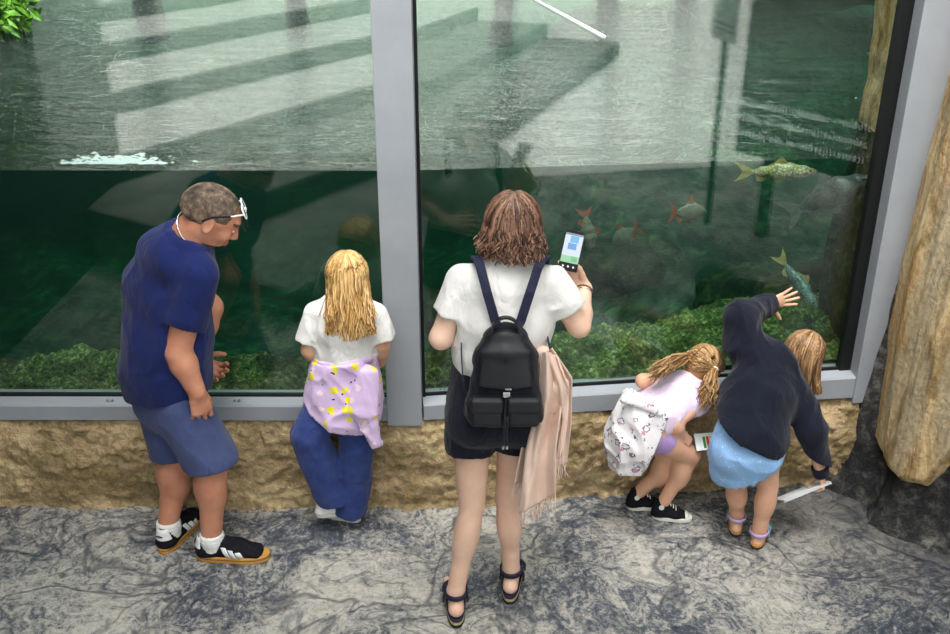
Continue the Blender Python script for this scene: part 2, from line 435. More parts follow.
def clear_mat(name, f0, tint, bumpn=None, rough=0.0, topmask=False, absorb=None):
    t = NT(name); t.t.nodes.remove(t.b); t.b = None
    tr = t.n('ShaderNodeBsdfTransparent'); tr.inputs['Color'].default_value = tint
    gl = t.n('ShaderNodeBsdfAnisotropic' if False else 'ShaderNodeBsdfGlossy'); gl.inputs['Roughness'].default_value = rough
    gl.inputs['Color'].default_value = (1, 1, 1, 1)
    lw = t.n('ShaderNodeLayerWeight'); lw.inputs['Blend'].default_value = .5
    nrm = bumpn(t) if bumpn else None
    if nrm is not None: t.l(nrm, gl.inputs['Normal']); t.l(nrm, lw.inputs['Normal'])
    p5 = t.math('POWER', lw.outputs['Facing'], 5.0)
    fr = t.math('ADD', t.math('MULTIPLY', p5, 1-f0), f0)
    if topmask:
        g = t.n('ShaderNodeNewGeometry'); sx = t.n('ShaderNodeSeparateXYZ'); t.l(g.outputs['True Normal'], sx.inputs[0])
        fr = t.math('MULTIPLY', fr, t.math('GREATER_THAN', t.math('ABSOLUTE', sx.outputs[2]), .9))
    mx = t.n('ShaderNodeMixShader'); t.l(fr, mx.inputs[0]); t.l(tr.outputs[0], mx.inputs[1]); t.l(gl.outputs[0], mx.inputs[2])
    t.l(mx.outputs[0], t.out.inputs['Surface'])
    if absorb:
        va = t.n('ShaderNodeVolumeAbsorption'); va.inputs['Color'].default_value = absorb[0]; va.inputs['Density'].default_value = absorb[1]
        if absorb[2]:
            vs = t.n('ShaderNodeVolumeScatter'); vs.inputs['Color'].default_value = absorb[3]; vs.inputs['Density'].default_value = absorb[2]; vs.inputs['Anisotropy'].default_value = .3
            ad = t.n('ShaderNodeAddShader'); t.l(va.outputs[0], ad.inputs[0]); t.l(vs.outputs[0], ad.inputs[1]); t.l(ad.outputs[0], t.out.inputs['Volume'])
        else: t.l(va.outputs[0], t.out.inputs['Volume'])
    return t.m
def wave_bump(t):
    a = t.noise(3.0, 5, .62, .6, t.coord((.8, 2.6, 1), rot=(0, 0, .12)))
    b = t.noise(16, 3, .6, .8, t.coord((.7, 2.4, 1), rot=(0, 0, -.1)))
    h = t.math('ADD', a, t.math('MULTIPLY', b, .22))
    nd = t.n('ShaderNodeBump'); nd.inputs['Strength'].default_value = 1.0; nd.inputs['Distance'].default_value = .085
    t.l(h, nd.inputs['Height']); return nd.outputs['Normal']
M['glass'] = clear_mat('tank_glass', GLASS_F0, (.90, .97, .935, 1))
M['water'] = clear_mat('water', .05, (1, 1, 1, 1), wave_bump, .06, True, WATER_ABS)

# =================================================================== the setting
WZ = 1.512                                            # water level
K = A(-.295, 3.76)                                    # the bend of the window, at the mullion
def gl_left(s): return A(-.295 - s, 3.76 + .004*s)      # glass line, s metres away from the mullion
YAW = math.radians(5.6); UR = A(math.cos(YAW), math.sin(YAW)); NR = A(UR[1], -UR[0])   # NR faces the viewer
def gl_right(s): return K + UR*s

V, F = grid(2, 2, lambda u, v: np.stack([-4.2+u*8.4, -1.2+v*5.2, 0*u], 1))
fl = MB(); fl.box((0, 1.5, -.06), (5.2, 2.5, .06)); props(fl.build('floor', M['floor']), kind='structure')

# plinth under the window : rough stone face, a bend under the mullion
def plinth():
    L = 5.2
    path = [A(-.295-L, 3.70), A(-.295, 3.685)] + [K + UR*s + NR*.075 for s in (1.0, 2.0, 3.0)]
    cum = [0]
    for a, b in zip(path[:-1], path[1:]): cum.append(cum[-1]+np.linalg.norm(b-a))
    cum = np.array(cum); px = np.array([p[0] for p in path]); py = np.array([p[1] for p in path])
    prof = [(0.0, 0.0), (0.008, .03), (0.0, .12), (-.01, .28), (0, .40), (.02, .437), (.05, .45), (.30, .45)]
    pc = np.array([(x, z) for x, z in prof]); pl = np.concatenate([[0], np.cumsum(np.linalg.norm(np.diff(pc, axis=0), axis=1))]); pl /= pl[-1]
    def fn(u, v):
        s = u*cum[-1]; x = np.interp(s, cum, px); y = np.interp(s, cum, py)
        dy = np.interp(v, pl, pc[:, 0]); z = np.interp(v, pl, pc[:, 1])
        y = y+dy
        p = np.stack([x, y, z], 1)
        n = fbm(p*A(4, 4, 6), 4, 3)*.034+np.abs(fbm(p*17, 3, 9))*.030+fbm(p*45, 2, 13)*.009
        fade = np.where(z > .448, .35, 1)
        y = y-n*fade*np.where(z > .448, 0, 1)
        zz = z+np.where(z > .43, n*.35, 0)
        # sags into the floor towards the rock on the far side
        return np.stack([x, y, np.maximum(zz, -.01)], 1)
    V, F = grid(900, 84, fn)
    props(mesh('wall_plinth', V, F, M['plinth']), kind='structure')
plinth()

# frame : bottom rails, mullion, post, top rails out of view, and the seals
def rail(name, a, b, na, z0a, z1a, z0b, z1b, dep, m):
    """box between plan points a and b whose top slopes; dep = how far it stands out of the glass"""
    mb = MB(); na = A(*na)
    v = []
    for p, z0, z1 in ((a, z0a, z1a), (b, z0b, z1b)):
        q = p + na*dep; r = p - na*.05
        v += [(q[0], q[1], z0), (q[0], q[1], z1-.012), (q[0]-na[0]*.006, q[1]-na[1]*.006, z1-.004), (p[0], p[1], z1), (r[0], r[1], z1), (r[0], r[1], z0)]
    mb.add(v, [(0,1,7,6),(1,2,8,7),(2,3,9,8),(3,4,10,9),(4,5,11,10),(5,0,6,11),(0,5,4,3,2,1),(6,7,8,9,10,11)])
    return mb.build(name, m)
fr = thing('window_1', None, None, (K[0], K[1], .45)); fr['kind'] = 'structure'
def sub(o, parent):
    """parent a world-built mesh to a thing's empty without moving it"""
    d = org(parent)
    for v in o.data.vertices: v.co = v.co + o.location - Vector(d)
    o.location = (0, 0, 0); o.parent = parent; ORIG[o.name] = d; return o
NL = A(0, -1.0)
sub(rail('bottom_rail', gl_left(3.6), gl_left(.07), NL, .452, .528, .45, .528, .08, M['frame']), fr)
sub(rail('bottom_rail', gl_right(.07), gl_right(1.97), NR, .45, .528, .455, .562, .08, M['frame']), fr)
mb = MB(); mb.box((-.298, 3.745, 1.93), (.073, .075, 1.5), bev=.004); mul = mb.build('mullion', M['frame'], fr)
Rm = np.array([[UR[0], -NR[0], 0], [UR[1], -NR[1], 0], [0, 0, 1]])
c = gl_right(2.18) + NR*.012
mb = MB(); mb.box((c[0], c[1], 1.93), (.215, .078, 1.5), Rm, bev=.004); mb.build('corner_post', M['frame'], fr)
def slip(a, b, n, w, z0, z1):   # black seal standing between frame and glass
    mb = MB(); m = (a+b)/2; h = np.linalg.norm(b-a)/2; d = unit(b-a)
    R = np.array([[d[0], n[0], 0], [d[1], n[1], 0], [0, 0, 1]])
    mb.box((m[0], m[1], (z0+z1)/2), (h, w, (z1-z0)/2), R); return mb.build('glass_seal', M['seal'], fr)
slip(gl_right(.066), gl_right(.082), NR, .02, .5, 3.43); slip(gl_right(1.915), gl_right(1.972), NR, .02, .5, 3.43)
slip(gl_left(.07), gl_left(.078), NL, .02, .5, 3.43)
slip(gl_left(3.6), gl_left(.07), NL, .012, .52, .536)
mb = MB(); v = []
for s_, z_ in ((.07, .528), (1.95, .562)):
    p_ = gl_right(s_)
    v += [(p_[0]+NR[0]*.012, p_[1]+NR[1]*.012, z_-.01), (p_[0]+NR[0]*.012, p_[1]+NR[1]*.012, z_+.012), (p_[0], p_[1], z_+.012), (p_[0], p_[1], z_-.01)]
mb.add(v, [(0,1,2,3),(4,7,6,5),(0,4,5,1),(1,5,6,2),(2,6,7,3),(3,7,4,0)]); mb.build('glass_seal', M['seal'], fr)
for px, py, gx in ((110, 402, 0), (237, 402, 0), (443, 398, 1), (566, 397, 1)):
    y = 3.76-.045 if not gx else 3.76+.05
    p = P(px, py, y)
    for dx in (-.009, .009):
        mb = MB(); mb.tube([(p[0]+dx, p[1], .515), (p[0]+dx, p[1], .532), (p[0]+dx, p[1], .534)], [.006, .006, .003], 10)
        mb.build('rail_bolt', M['steel'], fr)
def pane(name, a, b, n, z0):
    mb = MB(); d = unit(b-a); m = (a+b)/2; h = np.linalg.norm(b-a)/2
    q = [(a[0], a[1], z0), (b[0], b[1], z0), (b[0], b[1], 3.43), (a[0], a[1], 3.43)]
    t = [(x-n[0]*.03, y-n[1]*.03, z) for x, y, z in q]
    mb.add(q+t, [(0,1,2,3),(7,6,5,4),(0,4,5,1),(1,5,6,2),(2,6,7,3),(3,7,4,0)])
    return mb.build(name, M['glass'], fr)
pane('glass_pane', gl_left(3.6), gl_left(.07), NL, .50)
pane('glass_pane', gl_right(.07), gl_right(1.97), NR, .51)

# tank shell and water
TB = 13.0
a0 = gl_left(4.4)+A(0, .035); a1 = K+A(0, .035); a2 = gl_right(3.4)-NR*.035
mb = MB(); poly = [a0, a1, a2, A(a2[0]+1.2, TB), A(a0[0]-1, TB)]
n = len(poly); vb = [(p[0], p[1], -1.2) for p in poly]; vt = [(p[0], p[1], WZ) for p in poly]
mb.add(vb+vt, [tuple(range(n))[::-1], tuple(range(n, 2*n))]+[(i, (i+1) % n, n+(i+1) % n, n+i) for i in range(n)])
w = mb.build('tank_water', M['water']); props(w, 'clear green water filling the tank behind the glass', 'water', kind='stuff')
# tank bed with the green ledge against the glass
def glass_y(x): return np.where(x < K[0], 3.76, K[1]+(x-K[0])*math.tan(YAW))
def bed_h(x, y):
    t = y-glass_y(x)-.04
    p = np.stack([x, y, 0*x], 1)
    r = np.clip((x+.4)/1.8, 0, 1); r = r*r*(3-2*r)
    ledge = .485+r*.10+fbm(p*2.2, 3, 5)*.05*np.clip(t*3, 0, 1)
    far = -1.05+r*(1.15)+np.clip((y-5.0)/3.2, 0, 1)*(.25+.65*r)+fbm(p*1.1, 4, 21)*.22
    wd = .44+.16*r+fbm(p*A(1.3, 1.3, 1), 3, 31)*.16
    s = np.clip((t-wd)/.45, 0, 1); s = s*s*(3-2*s)
    z = ledge*(1-s)+far*s
    rough = (1-s*.6)
    return z+(fbm(p*14, 4, 41)*.045+np.abs(fbm(p*42, 2, 51))*.035)*rough*np.clip(t*12+.15, .15, 1), s
def bed():
    def fn(u, v):
        x = -5.2+u*10.2; y = glass_y(x)+.04+v**1.9*8.6
        z, s = bed_h(x, y); return np.stack([x, y, np.minimum(z, WZ-.05)], 1)
    V, F = grid(520, 240, fn)
    z, s = bed_h(V[F].mean(1)[:, 0], V[F].mean(1)[:, 1])
    o = mesh('tank_bed', V, F[:, ::-1] if False else F, [M['algae'], M['bed']], mi=(s > .35).astype(int))
    props(o, kind='structure')
bed()
def boulder(px, py, Y, r, sq, seed, label):
    c = P(px, py, Y)
    def fn(p): return fbm(p*3.0/r*.35, 4, seed)*r*.42+fbm(p*26, 3, seed+4)*.012
    op = ell(c, (r*1.25, r*.85, r*sq))
    V, F = nets([op], r/16, disp=lambda p: fbm(p*1.4/r, 3, seed)*r*.28+fbm(p*18, 3, seed+4)*.012)
    o = mesh('boulder', V, F, M['boulder'], loc=c-A(0, 0, r*sq)); props(o, label, 'boulder', 'boulders on the tank bed')
boulder(628, 378, 4.75, .42, .42, 3, 'long mossy boulder lying low behind the weed ledge, above the crouching child')
boulder(752, 300, 5.0, .24, .72, 8, 'round mossy boulder under the raised hand at the glass')
boulder(842, 292, 4.9, .26, .8, 13, 'dark rounded boulder beside the corner post, behind the diving fish')
boulder(505, 318, 5.2, .36, .55, 17, 'dark broad boulder in the murk between the hair and the phone')
boulder(640, 262, 6.1, .34, .5, 23, 'dark low boulder deep in the tank below the red finned fish')
boulder(700, 268, 6.4, .2, .6, 29, 'small dark boulder deep in the tank beneath the middle of the window')
# far bank : pale wall, posts and an unseen hedge added to darken the water
mb = MB(); mb.box((-.5, TB+.4, .6), (9, .3, 1.6)); props(mb.build('wall_far', M['farwall']), kind='structure')
mb = MB(); mb.box((-5.9, 8.6, 2.4), (.25, 5.0, 3.8)); props(mb.build('wall_tank_side', M['wall']), kind='structure')
mb = MB(); mb.box((5.4, 9.0, 1.6), (.25, 5.0, 3.0)); props(mb.build('wall_tank_end', M['tankwall']), kind='structure')
mb = MB(); mb.box((-.5, 8.7, -1.15), (6, 5.2, .1)); props(mb.build('floor_tank', M['bed']), kind='structure')
for i, (px, h, r, Y, lab) in enumerate(((150, 3.2, .13, 10.6, 'thick dark post at the weedy end of the far bank'), (300, 3.0, .11, 10.9, 'dark post on the far bank nearest the mullion'),
        (505, 2.6, .12, 10.4, 'short dark post on the far bank beyond the phone'), (603, 2.6, .10, 10.2, 'dark post beside the floating white pole'), (682, 1.6, .10, 11.0, 'thin dark post on the far bank beyond the sign'))):
    c = P(px, 0, Y)
    mb = MB(); zz = np.linspace(WZ-.6, WZ+h, 14)
    mb.tube([(c[0]+.05*math.sin(3*z+i), Y+.04*math.cos(2*z), z) for z in zz], [r*(1+.25*math.sin(7*z+i)) for z in zz], 10)
    mb.tube([(c[0], Y, WZ+h*.62), (c[0]+.28, Y, WZ+h*.95)], [r*.55, r*.3], 8)
    o = mb.build('mooring_post', M['post'], smooth=True, loc=(c[0], Y, WZ-.6)); props(o, lab, 'post', 'posts on the far bank')
def added_hedge():
    ops = [rbox((3.7, 9.9, 2.6), (1.35, .55, 1.25), None, .3, .1)]
    V, F = nets(ops, .07, (), lambda p: fbm(p*2.2, 4, 91)*.16+fbm(p*9, 2, 95)*.05)
    o = mesh('added_hedge', V, F, M['added_leaf'], loc=(3.7, 9.9, 1.3)); props(o, 'dark hedge added on the far bank to darken the water by the yellow rock', 'added_hedge')
added_hedge()
def leafy(name, c, R, n, m, ll, label, cat):
    V = []; F = []
    for k in range(n):
        d = unit(rng.normal(size=3)); q = c+d*R*(.35+.65*rng.random()**.5)
        a = unit(rng.normal(size=3)+A(0, -.3, -.4)); b = unit(np.cross(a, rng.normal(size=3))); L = ll*(.6+.8*rng.random())
        nn = np.cross(a, b); i = len(V)
        V += [q, q+a*L*.5+b*L*.22+nn*L*.05, q+a*L, q+a*L*.5-b*L*.22+nn*L*.05, q+a*L*.5-nn*L*.06]; F += [(i, i+1, i+4), (i+1, i+2, i+4), (i+2, i+3, i+4), (i+3, i, i+4)]
    o = mesh(name, V, F, m, loc=c-A(0, 0, R[2]), smooth=False); props(o, label, cat); return o
leafy('shrub', A(-4.65, 9.0, 2.75), A(.7, 1.1, 1.15), 2600, M['leaf'], .19, 'bright leafy shrub hanging over the shaded corner of the water', 'shrub')
leafy('shrub', PZ(-3, 12, 1.66), A(.24, .24, .14), 340, M['leaf'], .10, 'small tuft of bright leaves lying on the water corner', 'shrub')
# floating pole and foam
a, b = PZ(533, -1, WZ+.02), PZ(604, 37, WZ+.02)
mb = MB(); mb.tube([a, (a+b)/2, b], .014, 8); o = mb.build('floating_pole', M['foam'], smooth=True, loc=b); props(o, 'thin white pole lying on the water behind the second pane', 'pole')
V = []; F = []
for k in range(330):
    u = rng.normal(); px = 118+u*22 if k < 240 else 60+rng.random()*105; py = 163-abs(rng.normal())*3.4 if k < 240 else 164-rng.random()*1.5
    c = PZ(px, py, WZ+.004); L = .004+.010*rng.random(); th = rng.random()*6; i = len(V)
    m = 6
    for j in range(m):
        rr = L*(.5+rng.random()*.7); V.append(c+A(math.cos(th+j*2*PI/m)*rr*1.5, math.sin(th+j*2*PI/m)*rr*.9, 0))
    V.append(c+A(0, 0, L*.5)); F += [(i+j, i+(j+1) % m, i+m) for j in range(m)]
o = mesh('foam', V, F, M['foam'], loc=V[0]); props(o, 'white foam flecks on the water by the man', 'foam', kind='stuff')
# yellow rock inside the tank by the post
def rockwall():
    def fn(u, v):
        z = -.9+v*4.4; a = u*2.4
        y = 4.12+a*1.3; x = 1.71+a*1.3*.66
        y = np.where(u < .12, 4.12, y); x = np.where(u < .12, 1.71+(.12-u)*5, x+0*u-.66*.288*1.3)
        p = np.stack([x, y, z], 1); n = fbm(p*A(2.4, 2.4, 1.2), 4, 61)*.07+fbm(p*11, 3, 66)*.025
        return np.stack([x-n-.03*np.sin(z*2.2), y-n*.5, z], 1)
    V, F = grid(90, 200, fn); o = mesh('rock_face', V, F, [M['ochre'], M['boulder']], loc=(1.7, 4.2, -.9), mi=(V[F].mean(1)[:, 2] < WZ+.01).astype(int)); props(o, 'pale yellow rock face rising out of the water behind the glass', 'rock')
rockwall()
# artificial rock pillar with a dark spreading foot
def pillar():
    C0 = A(2.405, 3.75)
    t = thing('artificial_rock', 'tall ochre artificial rock standing on a dark spreading foot beside the corner post', 'rock', (C0[0], C0[1], 0))
    def R0(th): return ((np.abs(np.cos(th))/.63)**3+(np.abs(np.sin(th))/.38)**3)**(-1/3)
    def cyl(Rf, z0, z1, nz):
        def fn(u, v):
            th = -1.5+u*3.6; z = z0+v*(z1-z0); R = Rf(th, z)
            return np.stack([C0[0]-R*np.cos(th)+.05*np.clip(z-.9, 0, 3), C0[1]-R*np.sin(th), z], 1)
        return grid(300, nz, fn)
    def zb(th): return np.interp(th, (-1.2, -.2, .3, .46, .68, 1.2), (.30, .27, .23, .25, .55, .8))
    def n3(th, z, a, b, s): return fbm(np.stack([np.cos(th)*a, np.sin(th)*a, z*b], 1), 5, s)
    def Ro(th, z):
        R = R0(th)+n3(th, z, 3.2, .55, 71)*.045+n3(th, z, 11, 1.5, 77)*.018+.012*np.sin(z*1.7)
        k = np.clip((zb(th)+n3(th, z, 3, 3, 79)*.05+.06-z)/.08, 0, 1)
        return R-.13*k*k
    def Rr(th, z):
        left = np.clip((.08-th)/.42, 0, 1); left = left*left*(3-2*left)
        fl = np.interp(z, (0, .04, .10, .19, .40, .67, 1.05, 1.4), (.36, .27, .20, .14, .11, .08, .035, -.06))
        fr = np.interp(z, (0, .05, .12, .25, .5, .8), (.06, .02, -.005, -.03, -.06, -.14))
        return R0(th)+left*fl+(1-left)*fr+n3(th, z, 4.5, 1.2, 81)*.04+n3(th, z, 16, 3, 87)*.022
    V, F = cyl(Ro, .12, 3.4, 300); mesh('rock_face', V, F, M['ochre'], t)
    V, F = cyl(Rr, 0.0, 1.35, 170); mesh('dark_foot', V, F, M['root'], t)
pillar()
# behind the viewer : pale plaza, broad terraces climbing away, a wall end, the information board
mb = MB(); mb.box((0, -9.6, -.07), (12, 8.6, .07)); props(mb.build('floor_plaza', M['terrace']), kind='structure')
dv = A(.53, -.85); nv = A(-.85, -.53)                       # along a step / up the flight (real side)
for k in range(7):
    off = 3.95+1.10*k-.53*7.52                               # p.nv of this riser
    z0, z1 = .2*k, .2*(k+1)
    s0, s1 = -9.0, 3.4
    c0 = nv*(off+.3); mid = (s0+s1)/2
    # tread block
    R = np.array([[dv[0], nv[0], 0], [dv[1], nv[1], 0], [0, 0, 1]])
    q = nv*(off+4.0)+dv*(2.85)
    mb = MB(); mb.box((q[0], q[1], (z0+z1)/2), (5.05, 4.0, .1), R); o = mb.build('terrace_step', M['terrace'] if k > 1 else M['terrace_shaded'])
    mb = MB(); q2 = nv*(off-.006)+dv*2.85; mb.box((q2[0], q2[1], (z0+z1)/2-.012), (5.05, .008, .085), R); r = mb.build('riser', M['riser'])
    sub(r, o); props(o, kind='structure')
def mir_left(x, yv): return A(x, 7.52-yv)
mb = MB(); mb.box((-2.85, 1.9, 2.0), (.12, 1.78, 2.0)); props(mb.build('wall_left', M['wall']), kind='structure')
# board : found by mirroring the sight lines in the second pane
def mirror_pt(px, py, dist=None, z=None, Yv=None):
    r = ray(px, py)
    p = CAM+r*((z-CAM[2])/r[2]) if z is not None else CAM+r*(Yv/r[1])
    d = (p[:2]-K).dot(NR); return A(*(p[:2]-2*d*NR), p[2])
b0 = mirror_pt(736, 152, z=.6); b1 = mirror_pt(866, 185, z=.6)
du = unit(b1-b0); wv = A(0, 0, 1); nb = np.cross(wv, du)
if nb.dot(A(0, 3.8, 1)-b0) < 0: nb = -nb
board = thing('information_board', 'dark teal information board with white lettering seen mirrored in the glass', 'sign', (b0[0], b0[1], 0))
mb = MB(); mb.prism([(0, 0), (2.6, 0), (2.6, 2.4), (0, 2.4)], b0, du, wv, -nb, .06); mb.build('panel', M['sign'], board)
for s in (.3, 2.3):
    mb = MB(); q = b0+du*s-nb*.03; mb.box((q[0], q[1], .3), (.04, .03, .3)); mb.build('leg', M['post'], board)
def lettering(name, txt, size, o, right, up, m, parent, depth=.002, align='LEFT', bold=0.0, space=1.0):
    cu = bpy.data.curves.new(name, 'FONT'); cu.body = txt; cu.size = size; cu.extrude = depth; cu.space_character = space; cu.offset = bold; cu.align_x = align; cu.resolution_u = 2
    ob = bpy.data.objects.new(name, cu); COL.objects.link(ob)
    dg = bpy.context.evaluated_depsgraph_get(); me = bpy.data.meshes.new_from_object(ob.evaluated_get(dg)); bpy.data.objects.remove(ob)
    n = np.cross(right, up)
    V = np.array([tuple(v.co) for v in me.vertices]); F = [tuple(p.vertices) for p in me.polygons]
    return mesh(name, o+np.outer(V[:, 0], right)+np.outer(V[:, 1], up)+np.outer(V[:, 2], n), F, m, parent, smooth=False)
# the reader stands before the board : text runs along -du or du so that it reads correctly from the front
rt = du if np.cross(du, wv).dot(nb) > 0 else -du
for i, (tx, xo) in enumerate((('nolobor - schnell / fischpass-brücke', .10), ('le saumon et la truite / le poisson de rivière', .0), ('visiteurs / jardin w. des poissons', .06))):
    x0 = .06+xo; s = .105
    st = b0+du*(x0 if rt is du else 1.18-xo*.6)+wv*(.36-i*.112)+nb*.003
    lettering('lettering', tx, s*.72, st, rt, wv, M['letter'], board, bold=.0004, space=1.18)
p0 = mirror_pt(711, 36, Yv=7.7); p1 = mirror_pt(736, 40, Yv=7.25); pu = unit(A(*(p1-p0)[:2], 0)); pn = np.cross(pu, wv)
if pn.dot(A(0, 3.8, 1)-p0) < 0: pn = -pn
pw = np.linalg.norm((p1-p0)[:2])
po = thing('poster', 'pale paper poster seen mirrored in the glass beside the dark board', 'poster', p0)
mb = MB(); mb.prism([(0, 0), (pw, 0), (pw, .62), (0, .62)], p0, pu, wv, -pn, .01); mb.build('sheet', M['poster'], po)
for i in (0, 1):
    mb = MB(); mb.prism([(.03, .07+i*.04), (pw-.03, .07+i*.04), (pw-.03, .085+i*.04), (.03, .085+i*.04)], p0+pn*.002, pu, wv, pn, .001); mb.build('printed_line', M['riser'], po)
mb = MB(); q = p0+pu*pw/2-pn*.03; mb.tube([(q[0], q[1], 0), (q[0], q[1], p0[2]+.6)], .025, 10); mb.build('stand_post', M['post'], po)

# ------------------------------------------------------------------ fish
def fish_mat(name, back, side, belly, scl, cell):
    t = NT(name).set(.35, .5)
    v = t.coord()
    vo = t.n('ShaderNodeTexVoronoi', feature='DISTANCE_TO_EDGE'); vo.inputs['Scale'].default_value = cell; t.l(v, vo.inputs['Vector'])
    e = t.ramp(vo.outputs['Distance'], [(.02, (0, 0, 0)), (.18, (1, 1, 1))])
    col = t.mix(e, scl, side); n = t.noise(9, 3); col = t.mix(t.math('MULTIPLY', n, .5), col, back); t.base(col); return t.m
M['fin_red'] = simple('red_fin', rgb(176, 84, 50), rgb(130, 56, 38), 30, .5)
M['fin_grey'] = simple('grey_fin', rgb(84, 92, 84), rgb(64, 72, 68), 30, .5)
M['fin_gold'] = simple('gold_fin', rgb(168, 146, 80), rgb(120, 106, 60), 30, .5)
M['fish_tin'] = fish_mat('silver_scale', rgb(84, 84, 74), rgb(138, 126, 110), 0, rgb(84, 80, 70), 110)
M['fish_gold'] = fish_mat('gold_scale', rgb(104, 102, 62), rgb(190, 182, 128), 0, rgb(64, 66, 44), 70)
M['fish_dark'] = fish_mat('dark_scale', rgb(36, 56, 58), rgb(112, 146, 138), 0, rgb(20, 36, 40), 80)
M['fish_grey'] = fish_mat('grey_scale', rgb(46, 54, 54), rgb(70, 80, 78), 0, rgb(44, 52, 52), 60)
M['eye'] = simple('fish_eye', rgb(10, 10, 10), rough=.2)
def fish(name, nose, tail, Hh, Ww, m, fm, label, up=(0, 0, 1), dors=.5):
    """nose and tail-fork points, body height and thickness as shares of its length"""
    nose, tail = np.asarray(nose, float), np.asarray(tail, float); L = np.linalg.norm(tail-nose); d = (nose-tail)/L
    s = unit(np.cross(d, up)); u = np.cross(s, d)
    t = thing(name, label, 'fish', (nose+tail)/2, 'fish in the tank')
    xs = [0, .06, .16, .34, .52, .68, .80]; hs = [.02, .10, .30, .5, .46, .28, .13]; ws = [.02, .16, .38, .5, .42, .22, .08]
    ops = [seg(nose-d*L*xs[i], nose-d*L*xs[i+1], ws[i]*Ww*L, ws[i+1]*Ww*L, hs[i]*Hh*L, hs[i+1]*Hh*L, s, u, k=.012*L*4) for i in range(6)]
    V, F = nets(ops, L/64); mesh('body', V, F, m, t)
    def fin(nm, pts, sd=A(0, 0, 0)):
        mb = MB(); th = L*.006
        n = len(pts); pp = [nose-d*L*a+u*L*b for a, b in pts]
        q = [p+s*th/2+sd*i/n*0 for i, p in enumerate(pp)]; r = [p-s*th/2 for p in pp]
        mb.add(q+r, [tuple(range(n)), tuple(range(n, 2*n))[::-1]]+[(i, (i+1) % n, n+(i+1) % n, n+i) for i in range(n)]); return mb.build(nm, fm, t)
    h = Hh*.5
    fin('tail_fin', [(.78, .10*Hh), (.90, .42*Hh), (1.02, .60*Hh), (.945, .22*Hh), (.92, 0), (.945, -.22*Hh), (1.02, -.60*Hh), (.90, -.42*Hh), (.78, -.10*Hh)])
    fin('dorsal_fin', [(.36, h*.95), (.42, h*1.35+.06*dors), (.46, h*1.5+.07*dors), (.52, h*1.2), (.60, h*.85), (.50, h*.7)])
    fin('anal_fin', [(.60, -h*.70), (.68, -h*1.25), (.74, -h*1.15), (.76, -h*.35)])
    fin('pelvic_fin', [(.40, -h*.9), (.46, -h*1.45), (.52, -h*1.3), (.50, -h*.8)])
    for sg in (-1, 1):
        c = nose-d*L*.10+s*sg*Ww*L*.24+u*L*Hh*.05
        V, F = nets([ell(c, L*.016)], L*.006); mesh('eye', V, F, M['eye'], t)
    return t
def fx(name, n, tl, Yn, Yt, H, W, m, fm, lab, **k): return fish(name, P(n[0], n[1], Yn), P(tl[0], tl[1], Yt), H, W, M[m], M[fm], lab, **k)
fx('tinfoil_barb', (707, 211), (669, 213), 4.95, 4.9, .44, .16, 'fish_tin', 'fin_red', 'silver fish with red fins swimming across the middle of the second pane', dors=1.2)
fx('tinfoil_barb', (612, 243), (640, 226), 5.6, 5.5, .42, .16, 'fish_tin', 'fin_red', 'dim red finned fish swimming past the phone', dors=1)
fx('tinfoil_barb', (654, 233), (641, 238), 6.3, 6.3, .42, .16, 'fish_tin', 'fin_red', 'tiny far red finned fish below the silver one')
fx('tinfoil_barb', (592, 252), (584, 208), 4.7, 4.7, .30, .14, 'fish_tin', 'fin_red', 'reddish fish hanging nose down just beside the phone')
fx('carp', (818, 171), (736, 172), 4.35, 4.4, .21, .14, 'fish_gold', 'fin_gold', 'pale golden carp with large scales just under the water line')
fx('carp', (874, 176), (783, 216), 4.16, 4.32, .30, .16, 'fish_grey', 'fin_grey', 'large grey carp half hidden by the corner post')
fx('carp', (818, 309), (777, 253), 4.10, 4.3, .19, .15, 'fish_dark', 'fin_gold', 'dark scaled carp diving towards the hand on the glass', up=(.6, -.2, .7))
fx('carp', (806, 348), (810, 318), 4.25, 4.15, .26, .16, 'fish_dark', 'fin_grey', 'dark carp at the weed ledge below the hand with its tail up', up=(1, 0, .1))
fx('tinfoil_barb', (764, 198), (757, 201), 6.6, 6.6, .4, .16, 'fish_tin', 'fin_grey', 'tiny dark fish far off between the two large carp')

# ------------------------------------------------------------------ light
# unseen white fabric sail, added over the viewing bay to shade and soften the sun
ct = NT('added_sail_fabric'); ct.t.nodes.remove(ct.b)
d_ = ct.n('ShaderNodeBsdfDiffuse'); d_.inputs['Color'].default_value = (.8, .8, .79, 1); tl = ct.n('ShaderNodeBsdfTranslucent'); tl.inputs['Color'].default_value = (.93, .935, .93, 1)
mx_ = ct.n('ShaderNodeMixShader', i_0=SAIL); ct.l(d_.outputs[0], mx_.inputs[1]); ct.l(tl.outputs[0], mx_.inputs[2]); tp_ = ct.n('ShaderNodeBsdfTransparent'); m2_ = ct.n('ShaderNodeMixShader', i_0=.10); ct.l(mx_.outputs[0], m2_.inputs[1]); ct.l(tp_.outputs[0], m2_.inputs[2]); ct.l(m2_.outputs[0], ct.out.inputs['Surface'])
V, F = grid(24, 24, lambda u, v: np.stack([SAIL_X[0]+u*(SAIL_X[1]-SAIL_X[0]), SAIL_Y[0]+v*(SAIL_Y[1]-SAIL_Y[0]), 4.7-.5*np.sin(u*PI)*np.sin(v*PI)+.15*v], 1))
props(mesh('added_sail', V, F, ct.m), kind='structure')
mb = MB(); mb.box((-4.2, 1.5, 4.85), (2.5, 2.0, .08)); props(mb.build('added_overhang', M['wall']), kind='structure')  # unseen roof slab added to darken this side of the viewing bay
wd = bpy.data.worlds.new('sky'); scn.world = wd; wd.use_nodes = True
nt = wd.node_tree; bg = nt.nodes['Background']
